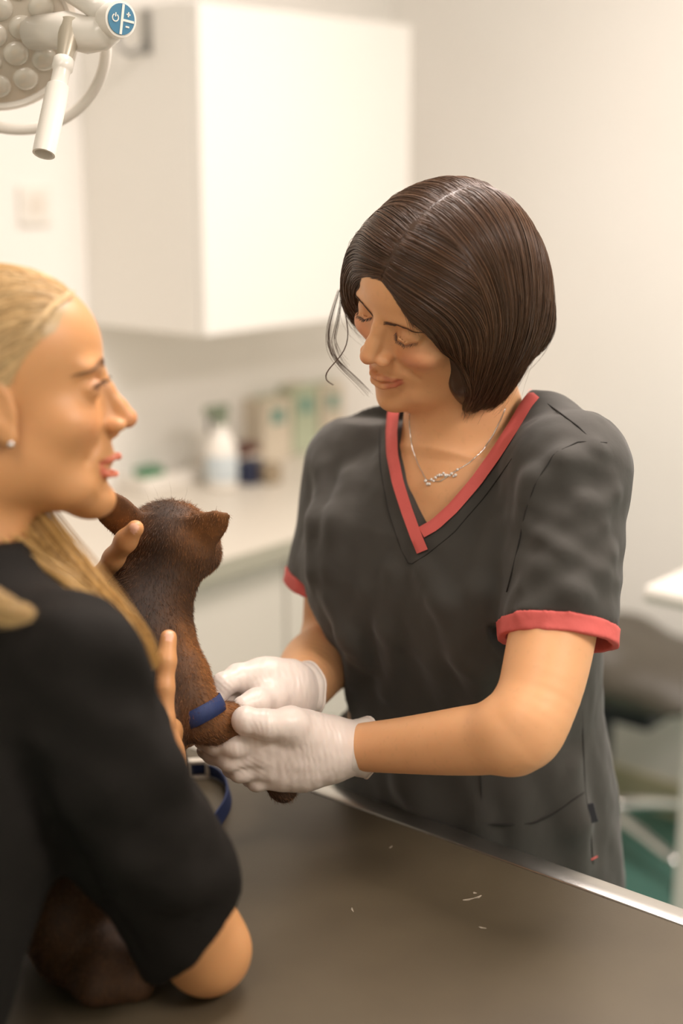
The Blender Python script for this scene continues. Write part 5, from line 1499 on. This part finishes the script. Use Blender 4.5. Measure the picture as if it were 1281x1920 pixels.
# whiskers and brow hairs that stand up above the head
wk = []
for a, b in (((300, 942, 1.53), (285, 905, 1.53)), ((322, 938, 1.53), (316, 898, 1.53)), ((345, 940, 1.53), (352, 908, 1.53)), ((282, 950, 1.53), (270, 915, 1.53))):
    A_, B_ = P(*a), P(*b); wk.append(np.stack([A_, (A_ + B_) / 2 + RIGHT * .001, B_]))
strands('whiskers', np.array(wk), .00012, mat('whisker', (.5, .45, .38), .4, attr=True, noise=(20, .1, (.6, .55, .5))), cat_o, np.tile([.5, .45, .38], (len(wk), 1)), taper=.3)

# ---- blue strap round the foreleg
m_strap = mat('navy_webbing', srgb(28, 46, 92), .7, noise=(300, .3, srgb(22, 38, 78)), bump=(900, .25, .0006))
bc = P(382, 1333, 1.4515); ba = nrm(RIGHT * .42 - UP * .86 + FWD * .02)
R_ = frame_from(ba, FWD); n = 48; a = np.linspace(0, 2 * math.pi, n, endpoint=False)
ringd = np.stack([np.cos(a), np.sin(a), 0 * a], 1) @ R_.T
hitp = c.hit(bc + ringd * .05, -ringd, n=70); rad_ = np.clip(((hitp - bc) * ringd).sum(1), .016, .0265) + .0012
for _ in range(6): rad_ = (np.roll(rad_, 1) + 2 * rad_ + np.roll(rad_, -1)) / 4
rows = [bc + ringd * (rad_ + o_)[:, None] + ba * h_ for o_, h_ in ((0, -.0085), (.0012, -.0085), (.0016, 0), (.0012, .0085), (0, .0085))]
V = np.concatenate(rows); F = []
for j in range(5):
    jj = (j + 1) % 5
    for i in range(n): k = (i + 1) % n; F.append((j * n + i, j * n + k, jj * n + k, jj * n + i))
tq = MB().add(V, F).build('tourniquet', m_strap, smooth=True)
tag(tq, 'navy webbing band tied round the cat\'s foreleg', 'strap')

# ---- loose strap with white buckle on the table
sp_px = [(340, 1450), (362, 1444), (386, 1443), (411, 1450), (427, 1466), (433, 1487), (430, 1508), (418, 1528), (404, 1548), (380, 1566), (350, 1575)]
base = np.array([Pz(x, y + 12, TZ) for x, y in sp_px]); seg = np.linspace(0, len(base) - 1, 44)
path = np.stack([np.interp(seg, np.arange(len(base)), base[:, k]) for k in range(3)], 1)
for _ in range(6): path[1:-1] = (path[:-2] + 2 * path[1:-1] + path[2:]) / 4
tt = np.gradient(path, axis=0); tt /= np.linalg.norm(tt, axis=1)[:, None]
nn = np.cross(tt, (0, 0, 1)); wv = np.tile([0, 0, .0085], (44, 1)) + nn * .002
path = path + np.array([0, 0, .0095])
ls = empty('leash_strap', path[22] - np.array([0, 0, .0095]), 'navy webbing strap with white buckle curled on the table beside the cat', 'strap')
Vb, Fb = sweep_band(path, wv, nn, .0022)
MB().add(Vb, Fb).build('webbing', m_strap, ls, smooth=False, angle=50)
bk = path[6] + nrm(CAM * np.array([1, 1, 0]) - path[6] * np.array([1, 1, 0])) * .0025; BKR = frame_from((0, 0, 1), tt[6])
mb = MB()
for dx in (-.0115, .0115): mb.box(bk + BKR @ np.array([dx, 0, .0015]), (.0024, .0050, .0125), BKR, .001)
for dz in (-.0088, .0122): mb.box(bk + BKR @ np.array([0, 0, dz]), (.0095, .0050, .0022), BKR, .001)
mb.build('buckle', mat('white_buckle', srgb(232, 224, 210), .35, noise=(40, .1, srgb(222, 214, 200))), ls)

# ---- vet's necklace
def on_body(pts, push):
    o = np.tile(CAM, (len(pts), 1)); d = np.array([nrm(P(px, py, 1.5) - CAM) for px, py in pts])
    return body.hit(o + d * 1.30, d) - d * push
ch_px = np.array([(768, 775), (768, 800), (773, 840), (785, 872), (800, 900), (825, 903), (850, 886), (880, 868), (905, 845), (925, 815), (940, 785), (948, 765)], float)
seg = np.linspace(0, len(ch_px) - 1, 60); cp = np.stack([np.interp(seg, np.arange(len(ch_px)), ch_px[:, k]) for k in range(2)], 1)
nk = on_body(cp, .0006)
neck = MB().tube(list(nk), .00062, 6).build('necklace_chain', m_chrome, vet, smooth=True)
m_gem = mat('pearl_stone', srgb(244, 240, 234), .12, noise=(60, .15, srgb(226, 220, 212)), coat=.8, spec=.8)
gx = []
for i in range(17):
    f = i / 16; x = 798 + 60 * f; y = 903 - 19 * f + 4 * math.sin(f * 9) + RNG.normal(0, 2.2)
    g_ = on_body([(x, y)], .0014)[0]; r = .0013 + .0008 * RNG.uniform()
    MB().lathe([(.0001, -r), (r * .7, -r * .7), (r, 0), (r * .7, r * .7), (.0001, r)], g_, frame_from(nrm(CAM - g_), UP), 8).build('stone', m_gem, neck, smooth=True)
